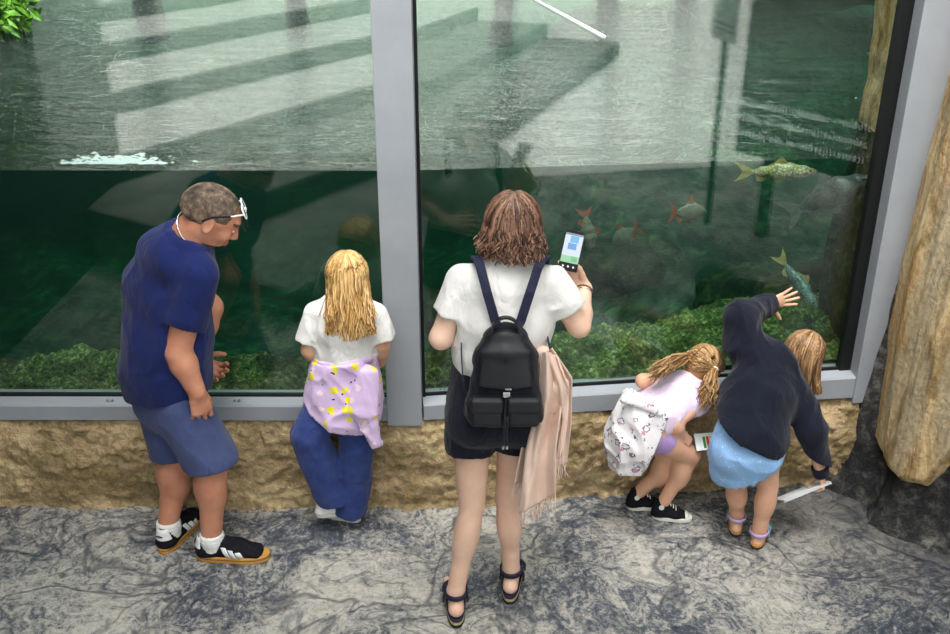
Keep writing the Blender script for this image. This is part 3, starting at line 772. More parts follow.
tc = nt.nodes.new('ShaderNodeTexCoord'); sx = nt.nodes.new('ShaderNodeSeparateXYZ'); nt.links.new(tc.outputs['Generated'], sx.inputs[0])
rp = nt.nodes.new('ShaderNodeValToRGB'); nt.links.new(sx.outputs[2], rp.inputs['Fac'])
rp.color_ramp.elements[0].color = (.80, .88, .86, 1); rp.color_ramp.elements[0].position = .18; rp.color_ramp.elements[1].color = (.9, .95, 1.0, 1); rp.color_ramp.elements[1].position = .55
nt.links.new(rp.outputs['Color'], bg.inputs['Color']); bg.inputs['Strength'].default_value = WORLD
sd = bpy.data.lights.new('sun', 'SUN'); so = bpy.data.objects.new('sun', sd); COL.objects.link(so)
sd.energy = SUN; sd.angle = math.radians(34); sd.color = (1, .98, .95)
so.location = (0, 0, 8); so.rotation_euler = Vector(SUN_DIR).to_track_quat('-Z', 'Y').to_euler()
scn.view_settings.view_transform = 'Standard'; scn.view_settings.look = 'None'; scn.view_settings.gamma = 1; scn.view_settings.exposure = EXPO
scn.view_settings.use_curve_mapping = False
scn.cycles.use_denoising = True; scn.cycles.max_bounces = 10; scn.cycles.transparent_max_bounces = 16; scn.cycles.volume_bounces = 0
scn.cycles.caustics_reflective = False; scn.cycles.sample_clamp_indirect = 6
# =================================================================== people : shared builders
def skin_mat(name, c, red, sc=14):
    t = NT(name).set(.5, .35)
    t.b.inputs['Subsurface Weight'].default_value = .0
    n = t.noise(sc, 4, .6); t.base(t.ramp(n, [(.3, c), (.72, red)])); t.bump(t.noise(160, 2), .08, .002); return t.m
def cloth_mat(name, c, c2, weave=420, rough=.85, bump=.25, sc=6):
    t = NT(name).set(rough, .12, 0, .12)
    t.base(t.ramp(t.noise(sc, 3), [(.35, c), (.65, c2)]))
    a = t.noise(13, 3, .5, 1.2, t.coord((1, 1, .55))); b = t.noise(weave, 2)
    t.bump(t.math('ADD', a, t.math('MULTIPLY', b, .12)), bump*1.9, .03); return t.m
def hair_mat(name, stops, rough=.42):
    t = NT(name).set(rough, .35)
    at = t.n('ShaderNodeAttribute', attribute_name='tint')
    n = t.noise(60, 3, .6, 0, t.coord((1, 1, .12)))
    f = t.math('ADD', t.math('MULTIPLY', at.outputs['Fac'], .75), t.math('MULTIPLY', n, .3))
    t.base(t.ramp(f, stops)); t.bump(n, .5, .006); return t.m
M['skin_w'] = skin_mat('fair_skin', rgb(233, 196, 172), rgb(222, 176, 152))
M['skin_m'] = skin_mat('tanned_skin', rgb(206, 148, 118), rgb(190, 122, 96))
M['skin_g'] = skin_mat('child_skin', rgb(226, 178, 148), rgb(212, 158, 128))
M['lip'] = simple('lips', rgb(196, 110, 100), rough=.45)
M['eyew'] = simple('eye_white', rgb(232, 228, 222), rough=.25, spec=.5)
M['iris'] = simple('iris', rgb(48, 40, 34), rough=.2, spec=.5)
M['brow'] = simple('eyebrow', rgb(84, 62, 46), rough=.7)
M['white_tee'] = cloth_mat('white_jersey', rgb(222, 220, 216), rgb(228, 226, 222))
M['navy_tee'] = cloth_mat('blue_jersey', rgb(22, 32, 80), rgb(28, 39, 92))
M['slate_short'] = cloth_mat('slate_cotton', rgb(66, 76, 116), rgb(76, 86, 128))
M['black_short'] = cloth_mat('black_twill', rgb(20, 22, 32), rgb(28, 29, 40))
M['jeans'] = cloth_mat('blue_denim', rgb(42, 57, 112), rgb(60, 77, 134), 300, sc=10)
M['navy_sweat'] = cloth_mat('dark_navy_fleece', rgb(17, 20, 34), rgb(24, 27, 42))
M['lilac_tee'] = cloth_mat('lilac_jersey', rgb(218, 196, 220), rgb(226, 206, 226))
M['lilac_short'] = cloth_mat('lilac_short', rgb(176, 146, 200), rgb(188, 158, 208))
M['sock'] = cloth_mat('white_sock', rgb(230, 230, 228), rgb(240, 240, 238))
M['black_suede'] = simple('black_suede', rgb(18, 18, 24), rgb(30, 30, 36), 60, .9, .15, bump=.2, bsc=300)
M['white_leather'] = simple('white_leather', rgb(226, 226, 222), rgb(238, 238, 234), 20, .5)
M['gum'] = simple('gum_rubber', rgb(186, 134, 62), rgb(204, 154, 80), 14, .6)
M['gum_dark'] = simple('gum_rubber_dark', rgb(112, 74, 34), rgb(128, 88, 44), 14, .6)
M['rubber_white'] = simple('white_rubber', rgb(222, 220, 210), rgb(232, 230, 222), 20, .55)
M['silver'] = simple('silver_metal', rgb(214, 214, 214), rough=.25, metal=1)
M['black_leather'] = simple('black_leather', rgb(16, 17, 22), rgb(24, 25, 30), 40, .48, .4, bump=.15, bsc=260)
M['black_nylon'] = cloth_mat('black_nylon', rgb(18, 19, 26), rgb(26, 27, 36), 500, .55)
M['navy_strap'] = simple('navy_strap', rgb(26, 28, 52), rgb(36, 38, 62), 40, .7)
M['cork'] = simple('cork', rgb(166, 118, 68), rgb(196, 150, 96), 120, .8)
M['black_sole'] = simple('black_sole', rgb(20, 20, 22), rgb(34, 33, 34), 40, .8)
M['straw'] = simple('straw_sole', rgb(150, 128, 90), rgb(184, 164, 124), 120, .85)
def print_mat(name, base, spots):
    """cloth scattered with small irregular patches: spots = [(cell scale, radius, colour, seed offset)]"""
    t = NT(name).set(.85, .12, 0, .1); col = t.ramp(t.noise(8, 3), [(.35, base), (.65, tuple(min(1, x*1.06) for x in base[:3]))])
    tc = t.coord()
    nz = t.n('ShaderNodeTexNoise', i_Scale=60.0, i_Detail=2.0); t.l(tc, nz.inputs['Vector'])
    sc = t.n('ShaderNodeVectorMath', operation='SCALE'); t.l(nz.outputs['Color'], sc.inputs[0]); sc.inputs['Scale'].default_value = .028
    for cell, rad, c, so, ring in spots:
        ad = t.n('ShaderNodeVectorMath', operation='ADD'); t.l(tc, ad.inputs[0]); t.l(sc.outputs[0], ad.inputs[1])
        a2 = t.n('ShaderNodeVectorMath', operation='ADD'); t.l(ad.outputs[0], a2.inputs[0]); a2.inputs[1].default_value = (so, so*.7, so*1.3)
        vo = t.n('ShaderNodeTexVoronoi', feature='F1'); vo.inputs['Scale'].default_value = cell; t.l(a2.outputs[0], vo.inputs['Vector'])
        if ring: d = t.math('ABSOLUTE', t.math('SUBTRACT', vo.outputs['Distance'], ring))
        else: d = vo.outputs['Distance']
        m = t.math('LESS_THAN', d, rad); col = t.mix(m, col, c)
    t.base(col); t.bump(t.noise(30, 3, .55, .5), .25, .01); return t.m
M['print_lilac'] = print_mat('lilac_print', rgb(212, 186, 222), [(15, .24, rgb(236, 222, 60), 0, 0), (15, .07, rgb(40, 34, 40), .012, 0), (13, .16, rgb(244, 214, 226), 3.3, 0), (24, .10, rgb(36, 32, 40), 7.7, 0)])
M['print_white'] = print_mat('white_print', rgb(236, 232, 234), [(21, .045, rgb(120, 98, 122), 0, .30), (21, .19, rgb(206, 144, 174), .01, 0), (24, .12, rgb(168, 140, 172), 5.1, 0), (33, .10, rgb(92, 86, 98), 9.4, 0), (30, .10, rgb(214, 170, 190), 2.2, 0)])
M['print_blue'] = print_mat('light_blue_print', rgb(140, 180, 224), [(95, .16, rgb(222, 234, 244), 0, 0), (70, .10, rgb(112, 148, 196), 4.0, 0)])
M['hair_brown'] = hair_mat('brown_hair', [(.12, rgb(44, 28, 22)), (.5, rgb(98, 68, 54)), (.95, rgb(164, 126, 102))])
M['hair_blonde'] = hair_mat('blonde_hair', [(.1, rgb(128, 88, 44)), (.5, rgb(196, 152, 88)), (.95, rgb(238, 208, 152))])
M['hair_dblonde'] = hair_mat('dark_blonde_hair', [(.1, rgb(92, 62, 36)), (.5, rgb(150, 112, 72)), (.95, rgb(206, 170, 120))])
M['hair_light'] = hair_mat('light_brown_hair', [(.1, rgb(74, 50, 32)), (.5, rgb(132, 98, 66)), (.95, rgb(196, 158, 112))])
def short_hair():
    t = NT('short_grey_hair').set(.8, .15)
    n = t.noise(22, 5, .7); f = t.noise(240, 2, .7)
    col = t.ramp(n, [(.34, rgb(52, 44, 40)), (.5, rgb(104, 92, 80)), (.66, rgb(168, 140, 120))])
    t.base(t.mix(.5, col, t.ramp(f, [(.3, rgb(70, 70, 70)), (.7, rgb(190, 190, 190))]), 'OVERLAY')); t.bump(f, .7, .004); return t.m
M['hair_short'] = short_hair()

def frame(f, upish=(0, 0, 1)):
    """forward, right, up (orthonormal) of something that looks along f"""
    f = unit(f); r = unit(np.cross(f, upish)); u = np.cross(r, f); return f, r, u
def head_ops(c, f, u, s=1.0, neck=None, rn=.056):
    f = unit(f); r = unit(np.cross(f, u)); u = np.cross(r, f); R = np.array([r, f, u])
    def p(a, b, d): return c+(r*a+f*b+u*d)*s
    k = .03*s
    o = [ell(p(0, -.012, .032), A(.076, .098, .082)*s, R, k), seg(p(0, .018, .01), p(0, .040, -.082), .062*s, .036*s, .062*s, .040*s, r, f, k=k),
         ell(p(0, .062, -.088), A(.022, .020, .018)*s, R, .02*s), seg(p(-.03, .078, .030), p(.03, .078, .030), .014*s, k=.02*s),
         ell(p(.036, .060, -.02), A(.026, .024, .026)*s, R, .02*s), ell(p(-.036, .060, -.02), A(.026, .024, .026)*s, R, .02*s),
         ell(p(.031, .094, .008), .015*s, None, .012*s, True), ell(p(-.031, .094, .008), .015*s, None, .012*s, True),
         ell(p(.031, .076, .008), .0125*s, None, .003*s), ell(p(-.031, .076, .008), .0125*s, None, .003*s),
         seg(p(0, .086, .018), p(0, .104, -.022), .008*s, .011*s, k=.012*s), ell(p(.012, .094, -.026), .008*s, None, .008*s), ell(p(-.012, .094, -.026), .008*s, None, .008*s),
         ell(p(0, .084, -.050), A(.023, .010, .006)*s, R, .006*s), ell(p(0, .082, -.060), A(.019, .010, .007)*s, R, .006*s)]
    for g in (-1, 1):
        ec = p(.074*g, -.006, -.004); e = unit(r*g-f*.35)
        Re = np.array([np.cross(u, e), e, u]); o.append(ell(ec+e*.004*s, A(.017, .009, .030)*s, Re, .008*s))
        o.append(ell(ec+e*.014*s+f*.002*s, A(.009, .006, .018)*s, Re, .006*s, True))
    if neck is not None: o.append(seg(neck, p(0, -.022, -.045), rn*1.06, rn*.96, k=.03*s))
    return o, p, R
def face_index(p, s):
    """material slots on the head: 0 skin, 1 lips, 2 eye white, 3 iris, 4 brow"""
    o = p(0, 0, 0); r = (p(1, 0, 0)-o)/s; f = (p(0, 1, 0)-o)/s; u = (p(0, 0, 1)-o)/s
    def fn(c):
        q = (c-o)/s; a, b, d = q @ r, q @ f, q @ u; m = np.zeros(len(c), int)
        m[(np.abs(a) < .022) & (b > .078) & (d < -.046) & (d > -.067)] = 1
        for g in (-1, 1):
            e = np.sqrt((a-.031*g)**2+((d-.008)*1.7)**2); m[(e < .0135) & (b > .06)] = 2
            m[(np.sqrt((a-.031*g)**2+(d-.008)**2) < .006) & (b > .06)] = 3
            m[(np.abs(a-.033*g) < .02) & (np.abs(d-.031-.1*(.02-np.abs(a-.033*g))) < .0055) & (b > .06)] = 4
        return m
    return fn
def torso(pts, R, F, infl=0.0, k=.03):
    o = []
    for i in range(len(pts)-1):
        (a, w0, d0), (b, w1, d1) = pts[i], pts[i+1]
        Ra = R[i] if isinstance(R, list) else R; Fa = F[i] if isinstance(F, list) else F
        Rb = R[i+1] if isinstance(R, list) else R; Fb = F[i+1] if isinstance(F, list) else F
        o.append(seg(a, b, w0+infl, w1+infl, d0+infl, d1+infl, Ra, Fa, k=k, R1=Rb, F1=Fb))
    return o
def leg(h, kn, an, rh, rk, rc, ra, back):
    back = unit(back); c = kn+(an-kn)*.32+back*rc*.14; x = unit(an-kn)
    Rr = np.array([np.cross(x, back), back, x]); L = np.linalg.norm(an-kn)
    return [seg(h, kn, rh, rk, k=.022), seg(kn, an, rk*.93, ra, k=.007), ell(c, A(rc*.98, rc, L*.33), Rr, .02)]
def arm(sh, el, wr, rs, re, rw):
    return [seg(sh, el, rs, re, k=.025), seg(el, el+(wr-el)*.3, re, re*1.04, k=.02), seg(el+(wr-el)*.3, wr, re*1.04, rw, k=.02)]
def foot(an, d, L, s, drop):
    """bare foot: an = ankle, d = flat direction, drop = ankle height above the sole"""
    d = unit(A(d[0], d[1], 0)); z = A(0, 0, 1); sd = np.cross(d, z)
    g = an-z*drop
    o = [ell(g-d*L*.13+z*.032*s, A(.032, .036, .034)*s, None, .02), seg(an-z*.01, g+d*L*.30+z*.040*s, .034*s, .030*s, k=.03),
         seg(g+z*.026*s, g+d*L*.42+z*.024*s, .030*s, .040*s, .024*s, .020*s, sd, z, k=.02)]
    for i, (a, l, r) in enumerate(((-.030, .70, .0125), (-.011, .71, .0095), (.005, .68, .009), (.020, .63, .0085), (.033, .58, .008))):
        b = g+d*L*.44+sd*a*s*(1 if sd.dot(sd) else 1); e = g+d*L*l+sd*a*1.12*s+z*.010*s
        o.append(seg(b+z*.020*s, e, r*s*1.1, r*s, k=.008))
    return o
def rot_to(d, n, a): return d*math.cos(a)+n*math.sin(a)
def hand(wr, d, n, side, s=1.0, curl=((10, 20, 10),)*4, spread=(8, 2, -3, -9), thumb=(45, 20, 15, 10), k=.004, thumb_in=.35):
    """side +1 right hand, -1 left; d wrist to knuckles, n the way the palm faces; curl degrees per finger joint"""
    d = unit(d); n = unit(n-d*np.dot(n, d)); t = np.cross(d, n)*side
    o = [seg(wr-d*.012*s, wr+d*.028*s, .024*s, .033*s, .019*s, .016*s, t, n, k=.012), seg(wr+d*.028*s, wr+d*.080*s, .033*s, .037*s, .016*s, .0125*s, t, n, k=.012)]
    Ls = ((.040, .025, .019), (.044, .028, .021), (.041, .026, .020), (.032, .020, .017)); rad = (.0088, .009, .0085, .0075)
    for i in range(4):
        a = math.radians(spread[i]); dd = unit(d*math.cos(a)+t*math.sin(a)); p = wr+(d*(.080-.004*abs(i-1.2))+t*(.029-.0193*i))*s
        cum = 0; c = curl[i] if i < len(curl) else curl[-1]
        o.append(seg(p-dd*.02*s, p, rad[i]*s*1.1, rad[i]*1.12*s, k=.008))
        for j in range(3):
            cum += math.radians(c[j]); v = rot_to(dd, n, cum); q = p+v*Ls[i][j]*s
            o.append(seg(p, q, rad[i]*s*(1.05-.1*j), rad[i]*s*(.97-.1*j), k=k)); p = q
    ab, c1, c2, c3 = [math.radians(x) for x in thumb]
    td = unit(d*math.cos(ab)+t*math.sin(ab)+n*thumb_in); p = wr+(d*.018+t*.020)*s+n*.004*s
    for L, r0, r1, c in ((.042, .0135, .0112, 0), (.032, .0108, .0098, c1), (.026, .0098, .0078, c2)):
        inn = unit(n*.5-t*.8+d*.2); td = unit(td*math.cos(c)+inn*math.sin(c)); q = p+td*L*s; o.append(seg(p, q, r0*s, r1*s, k=.008 if L > .04 else k)); p = q
    return o
def body_mesh(root, parts, mats, headpart=None):
    """one continuous skin: parts = [(ops, voxel, clips)], the head last with its own slots"""
    vf = []; mi = []
    for ops, vox, clips in parts:
        V, F = nets(ops, vox, clips); vf.append((V, F)); mi.append(np.zeros(len(F), int))
    if headpart:
        ops, vox, clips, fi = headpart; V, F = nets(ops, vox, clips); vf.append((V, F)); mi.append(fi(V[F].mean(1)))
    V, F = join(*vf)
    return mesh('body', V, F, mats, root, np.concatenate(mi))
FACE = lambda sk: [M[sk], M['lip'], M['eyew'], M['iris'], M['brow']]
def strands(name, paths, r0, m, parent, sides=4, tip=.35):
    V = []; F = []; T = []; b = 0
    for path, rr in paths:
        pts = np.asarray(path); n = len(pts)
        tg = np.gradient(pts, axis=0); tg /= np.linalg.norm(tg, axis=1)[:, None]+1e-9
        ref = np.where(np.abs(tg[:, 2:3]) < .8, A(0, 0, 1), A(0, 1, 0)); a = np.cross(tg, ref); a /= np.linalg.norm(a, axis=1)[:, None]+1e-9; c = np.cross(tg, a)
        w = r0*rr*(1-(1-tip)*np.linspace(0, 1, n)**1.5); w[0] *= .6
        for k in range(sides):
            th = 2*PI*k/sides; V.append(pts+(a*math.cos(th)+c*math.sin(th))*w[:, None])
        idx = b+np.arange(sides)[:, None]*n+np.arange(n)[None]
        for k in range(sides):
            k2 = (k+1) % sides; F.append(np.stack([idx[k, :-1], idx[k2, :-1], idx[k2, 1:], idx[k, 1:]], 1))
        T += [rng.random()]*(n*sides); b += n*sides
    return mesh(name, np.concatenate(V), np.concatenate(F), m, parent, tint=T)
def long_hair(p, s, n, phis, ends, part=0.0, wave=.0, wf=3.0, el=-.15, lift=1.05, npt=9):
    """locks from the parting over the skull to exit below the ear, then on to ends(phi, rand) in world space"""
    o = p(0, 0, 0); r = (p(1, 0, 0)-o)/s; f = (p(0, 1, 0)-o)/s; u = (p(0, 0, 1)-o)/s
    cen = p(0, -.012, .032); rad = A(.080, .102, .086)*s*lift
    out = []
    for i in range(n):
        ph = math.radians(phis[0]+(phis[1]-phis[0])*rng.random()); h = A(math.sin(ph), math.cos(ph), 0)
        g = math.copysign(1, math.sin(ph)+1e-6)
        yy = np.clip(.40*math.cos(ph)+.10+.24*rng.normal(), -.50, .62); rd = unit(A(part+g*.02+.012*rng.normal(), yy, math.sqrt(1-yy*yy))); ex = unit(h+A(0, 0, el-.25*rng.random()))
        pts = []; m = 8
        jit = 1+.045*rng.random()
        for j in range(m):
            t = j/(m-1); q = unit(rd*(1-t)+ex*t+1e-6)*rad*(jit if j else .95); pts.append(cen+r*q[0]+f*q[1]+u*q[2])
        e = ends(ph, rng.random(), rng.random()); a0 = pts[-1]; tan = (pts[-1]-pts[-2])
        L = np.linalg.norm(e-a0); w1, w2 = rng.random()*6, rng.random()*6; c1 = a0+unit(tan)*L*.35
        for j in range(1, npt+1):
            t = j/npt; q = a0*(1-t)**2+2*c1*t*(1-t)+e*t*t
            q = q+(r*math.sin(w1+wf*2*PI*t)+f*math.cos(w2+wf*2*PI*t)*.7)*wave*t; pts.append(q)
        out.append((np.array(pts), .7+.6*rng.random()))
    return out
def hair_cap(p, R, s, lift=.006, extra=(), vox=.006):
    ops = [ell(p(0, -.012, .032), (A(.076, .098, .082)+lift)*s, R, .02), *extra, ell(p(0, .095, -.03), A(.072, .075, .092)*s, R, .02, True)]
    return nets(ops, vox)
def hair_core(name, VF, m, root): return mesh(name, VF[0], VF[1], m, root, tint=np.full(len(VF[0]), .42))
def outline(L, W0, W1, n=28):
    """shoe sole outline in (forward, side): heel at 0, toe at L"""
    pts = []
    for i in range(n):
        a = 2*PI*i/n; x = math.cos(a); y = math.sin(a); fx_ = .5+.5*math.copysign(abs(x)**.8, x)
        w = W0+(W1-W0)*(1/(1+math.exp(-(fx_-.45)*9))); pts.append((L*fx_, math.copysign(abs(y)**.75, y)*w*(1-.10*math.exp(-((fx_-.42)/.14)**2))))
    return pts
def sole(name, heel, d, L, W0, W1, z0, z1, m, parent, grow=0.0):
    d = unit(A(d[0], d[1], 0)); sd = np.cross(d, A(0, 0, 1)); mb = MB()
    pl = outline(L, W0, W1); n = len(pl); cx = L/2
    rows = []
    for g, z in ((-.004, z0), (0, z0+.004), (grow, (z0+z1)/2), (grow, z1-.003), (-.003, z1)):
        rows.append([heel+d*(x+g*math.copysign(1, x-cx))+sd*(y+g*math.copysign(1, y))+A(0, 0, z) for x, y in pl])
    V = [q for rw in rows for q in rw]; F = [tuple(range(n))[::-1], tuple(range(4*n, 5*n))]
    for j in range(4): F += [(j*n+i, j*n+(i+1) % n, (j+1)*n+(i+1) % n, (j+1)*n+i) for i in range(n)]
    mb.add(V, F); return mb.build(name, m, parent, smooth=False)
X_, Y_, Z_ = A(1, 0, 0), A(0, 1, 0), A(0, 0, 1)
def ring(c, a, b, u, w, n=20, a0=0, a1=2*PI):
    return [c+a*math.cos(t)*u+b*math.sin(t)*w for t in np.linspace(a0, a1, n)]
def ring_n(c, pts): return [unit(p-c) for p in pts]
# =================================================================== the woman with the phone
def woman():
    T = thing('person', 'woman seen from behind in a white T-shirt and black shorts, holding up a phone', 'person', (.04, 3.05, 0))
    R, Fv = X_, Y_
    pts = [(A(.075, 3.05, .86), .130, .095), (A(.075, 3.055, .90), .158, .118), (A(.082, 3.07, 1.04), .130, .092), (A(.095, 3.075, 1.20), .142, .102), (A(.108, 3.075, 1.325), .150, .082), (A(.113, 3.085, 1.40), .062, .056)]
    hc = A(.125, 3.12, 1.508); hf = unit(A(.12, .95, -.10)); hs = .98
    ho, hp, hR = head_ops(hc, hf, Z_, hs, A(.113, 3.085, 1.385), .052)
    hipL, hipR = A(-.012, 3.06, .84), A(.158, 3.07, .84)
    knL, knR = P(472, 505, 3.02), P(508, 500, 3.10); anL, anR = A(-.072, 2.985, .125), A(.140, 3.115, .125)
    shL, shR = A(-.040, 3.07, 1.345), A(.250, 3.07, 1.340); elL = P(441, 338, 3.03); wrL = A(.005, 3.25, 1.10)
    elR = P(579, 326, 3.08); wrR = P(584, 288, 3.235)
    ops = torso(pts, R, Fv)
    ops += [ell(A(-.01, 2.99, .86), A(.085, .07, .085), None, .03), ell(A(.16, 2.995, .86), A(.085, .07, .085), None, .03), ell(A(.03, 3.165, 1.23), A(.055, .045, .055), None, .03), ell(A(.165, 3.165, 1.23), A(.055, .045, .055), None, .03)]
    ops += leg(hipL, knL, anL, .077, .048, .048, .032, -Y_)+leg(hipR, knR, anR, .077, .048, .048, .032, -Y_)
    ops += arm(shL, elL, wrL, .048, .037, .026)+arm(shR, elR, wrR, .048, .037, .026)
    ops += [seg(A(.113, 3.085, 1.385), hp(0, -.02, -.045), .054, .05, k=.03)]
    ph_c = P(571.5, 251, 3.215); dR = unit(A(-.74, .10, .66)); nR = A(-.34, -.86, .36)
    rh = [seg(elR+(wrR-elR)*.6, wrR, .030, .0255, k=.01)]+hand(wrR, dR, nR, 1, .93, ((6, 30, 40), (6, 40, 50), (8, 46, 50), (14, 50, 50)), (4, 6, 6, 4), (30, 4, 12, 10), thumb_in=.55)
    lh = [seg(elL+(wrL-elL)*.7, wrL, .030, .0255, k=.01)]+hand(wrL, unit(A(.5, .6, .1)), A(.6, -.5, -.3), -1, .93, ((20, 40, 25),)*4)
    fl = foot(anL, A(-.05, 1, 0), .235, .92, .09)+[seg(anL+(knL-anL)*.22, anL, .035, .033, k=.02)]
    fr_ = foot(anR, A(.12, 1, 0), .235, .92, .09)+[seg(anR+(knR-anR)*.22, anR, .035, .033, k=.02)]
    body_mesh(T, [(ops, .0075, ()), (rh, .0034, (half(wrR-dR*.03, -dR),)), (lh, .0045, ()), (fl, .005, ()), (fr_, .005, ())], FACE('skin_w'), (ho, .0048, (half(hp(0, -.02, -.075), -unit(hf*.25+Z_)),), face_index(hp, hs)))
    # T-shirt
    tp = [(A(.085, 3.06, .98), .150, .118), (A(.085, 3.065, 1.08), .152, .118), (A(.095, 3.07, 1.20), .158, .122), (A(.106, 3.075, 1.325), .154, .096), (A(.111, 3.085, 1.395), .072, .064)]
    so = torso(tp, R, Fv)
    for sh, el in ((shL, elL), (shR, elR)):
        e = sh+(el-sh)*.56; ax = unit(el-sh)
        so += [seg(sh-ax*.0, e, .053, .059, cap=True, k=.03)]
    so += [ell(A(.03, 3.175, 1.23), A(.065, .05, .065), None, .03), ell(A(.165, 3.175, 1.23), A(.065, .05, .065), None, .03)]
    for sh, el in ((shL, elL), (shR, elR)):
        e = sh+(el-sh)*.56; ax = unit(el-sh); so.append(seg(e-ax*.03, e+ax*.05, .046, .048, k=.004, sub=True))
    so.append(seg(A(.113, 3.08, 1.385), A(.118, 3.10, 1.47), .060, .075, k=.008, sub=True))
    solid('t_shirt', so, .0062, M['white_tee'], T, (half(A(.08, 3, 1.035), A(0, .06, -1)),), folds(.008, 9, (.35, .2, 1), 5))
    # shorts
    sp = [(A(.073, 3.05, .87), .158, .128), (A(.075, 3.05, .90), .168, .132), (A(.080, 3.06, 1.0), .152, .118), (A(.083, 3.065, 1.10), .146, .113)]
    so = torso(sp, R, Fv, 0)+[ell(A(-.01, 2.98, .86), A(.09, .075, .09), None, .03), ell(A(.16, 2.985, .86), A(.09, .075, .09), None, .03)]
    for h, kn, dx in ((hipL, knL, -.008), (hipR, knR, .008)):
        e = h+(kn-h)*.50; e = A(e[0]+dx, e[1]-.005, .712); ax = unit(e-h); so.append(seg(h+A(0, 0, .0), e, .093, .085, cap=True, k=.018))
    for h, kn, dx in ((hipL, knL, -.008), (hipR, knR, .008)):
        e = A((h+(kn-h)*.5)[0]+dx, (h+(kn-h)*.5)[1]-.005, .712); ax = unit(e-h); so.append(seg(e-ax*.02, e+ax*.06, 0.068, .070, k=.004, sub=True))
    solid('shorts', so, .0065, M['black_short'], T, (half(A(.08, 3, 1.075), A(0, .04, 1)), half(A(.08, 3, .712), A(0, 0, -1))), folds(.005, 10, (0, 0, 1), 9))
    mb = MB(); c = A(.083, 3.065, 1.062); pr = ring(c, .152, .119, X_, Y_, 40); mb.band(pr, ring_n(c, pr), .032, .004); mb.build('waistband', M['black_short'], T, smooth=True)
    # hair
    cap = hair_cap(hp, hR, hs, .010, [seg(hp(0, -.055, .0), hp(0, -.068, -.045), .064, .074, .048, .040, hR[0], hR[1], k=.04), ell(hp(.06, -.02, -.03), A(.030, .045, .075)*hs, hR, .03), ell(hp(-.06, -.02, -.03), A(.030, .045, .075)*hs, hR, .03)], .006)
    h = hair_core('hair', cap, M['hair_brown'], T)
    def ends(ph, a, b):
        q = A(math.sin(ph), math.cos(ph)); bk = max(0, -math.cos(ph))
        return hp(q[0]*.104+.016*(a-.5), q[1]*.072-.045-.020*bk, -.046-.040*a*(1 if bk > .3 else .6)-.012*bk+.02*b)
    st = long_hair(hp, hs, 640, (62, 298), ends, .012, .016, 1.25, .05, 1.12, 12)
    l = strands('hair_locks', st, .0052, M['hair_brown'], h)
    # bracelet
    mb = MB(); u, v, w = frame(unit(wrR-elR), A(1, 0, 0)); c = wrR-u*.012; mb.tube(ring(c, .0285, .0285, v, w, 24), .0035, 6); b = mb.build('bracelet', M['gum_dark'], T, smooth=True)
    mb = MB(); mb.tube(ring(c-u*.012, .0295, .0295, v, w, 24), .0022, 6); mb.build('bracelet', M['silver'], T, smooth=True)
    # platform sandals
    for an, d in ((anL, unit(A(-.05, 1, 0))), (anR, unit(A(.12, 1, 0)))):
        sd = np.cross(d, Z_); heel = A(an[0], an[1], 0)-d*.068; S = thing_part('sandal', T)
        sole('outsole', heel, d, .255, .036, .046, 0.0, .012, M['black_sole'], S); sole('rope_layer', heel, d, .253, .035, .045, .012, .026, M['straw'], S)
        sole('midsole', heel, d, .252, .035, .044, .026, .040, M['navy_strap'], S)
        mb = MB(); c = an+A(0, 0, -.002); pr = ring(c-d*.004, .040, .043, sd, d, 26); mb.band(pr, ring_n(c, pr), .020, .004); mb.build('ankle_strap', M['navy_strap'], S, smooth=True)
        for o, wd in ((.055, .030), (.115, .030)):
            mb = MB(); q = heel+d*(.068+o)
            pr = [q+sd*math.cos(t)*.046+Z_*(.036+math.sin(t)*(.052 if o < .1 else .036))+d*0 for t in np.linspace(0, PI, 14)]
            mb.band(pr, [unit(sd*math.cos(t)+Z_*math.sin(t)) for t in np.linspace(0, PI, 14)], wd, .004); mb.build('front_strap', M['navy_strap'], S, smooth=True)
        for g in (-1, 1):
            mb = MB(); pr = [an+sd*g*.041+A(0, 0, .0)-d*.0, an+sd*g*.042+d*.03+A(0, 0, -.04), heel+d*.11+sd*g*.044+Z_*.04]
            mb.band(pr, sd*g, .016, .004); mb.build('side_strap', M['navy_strap'], S)
    return dict(phc=ph_c, dR=dR, nR=nR)
def thing_part(name, root):
    """an Empty that is a part of root and carries sub-parts"""
    o = bpy.data.objects.new(name, None); COL.objects.link(o); o.parent = root; ORIG[o.name] = org(root); o.empty_display_size = .05
    return o
WN = woman()

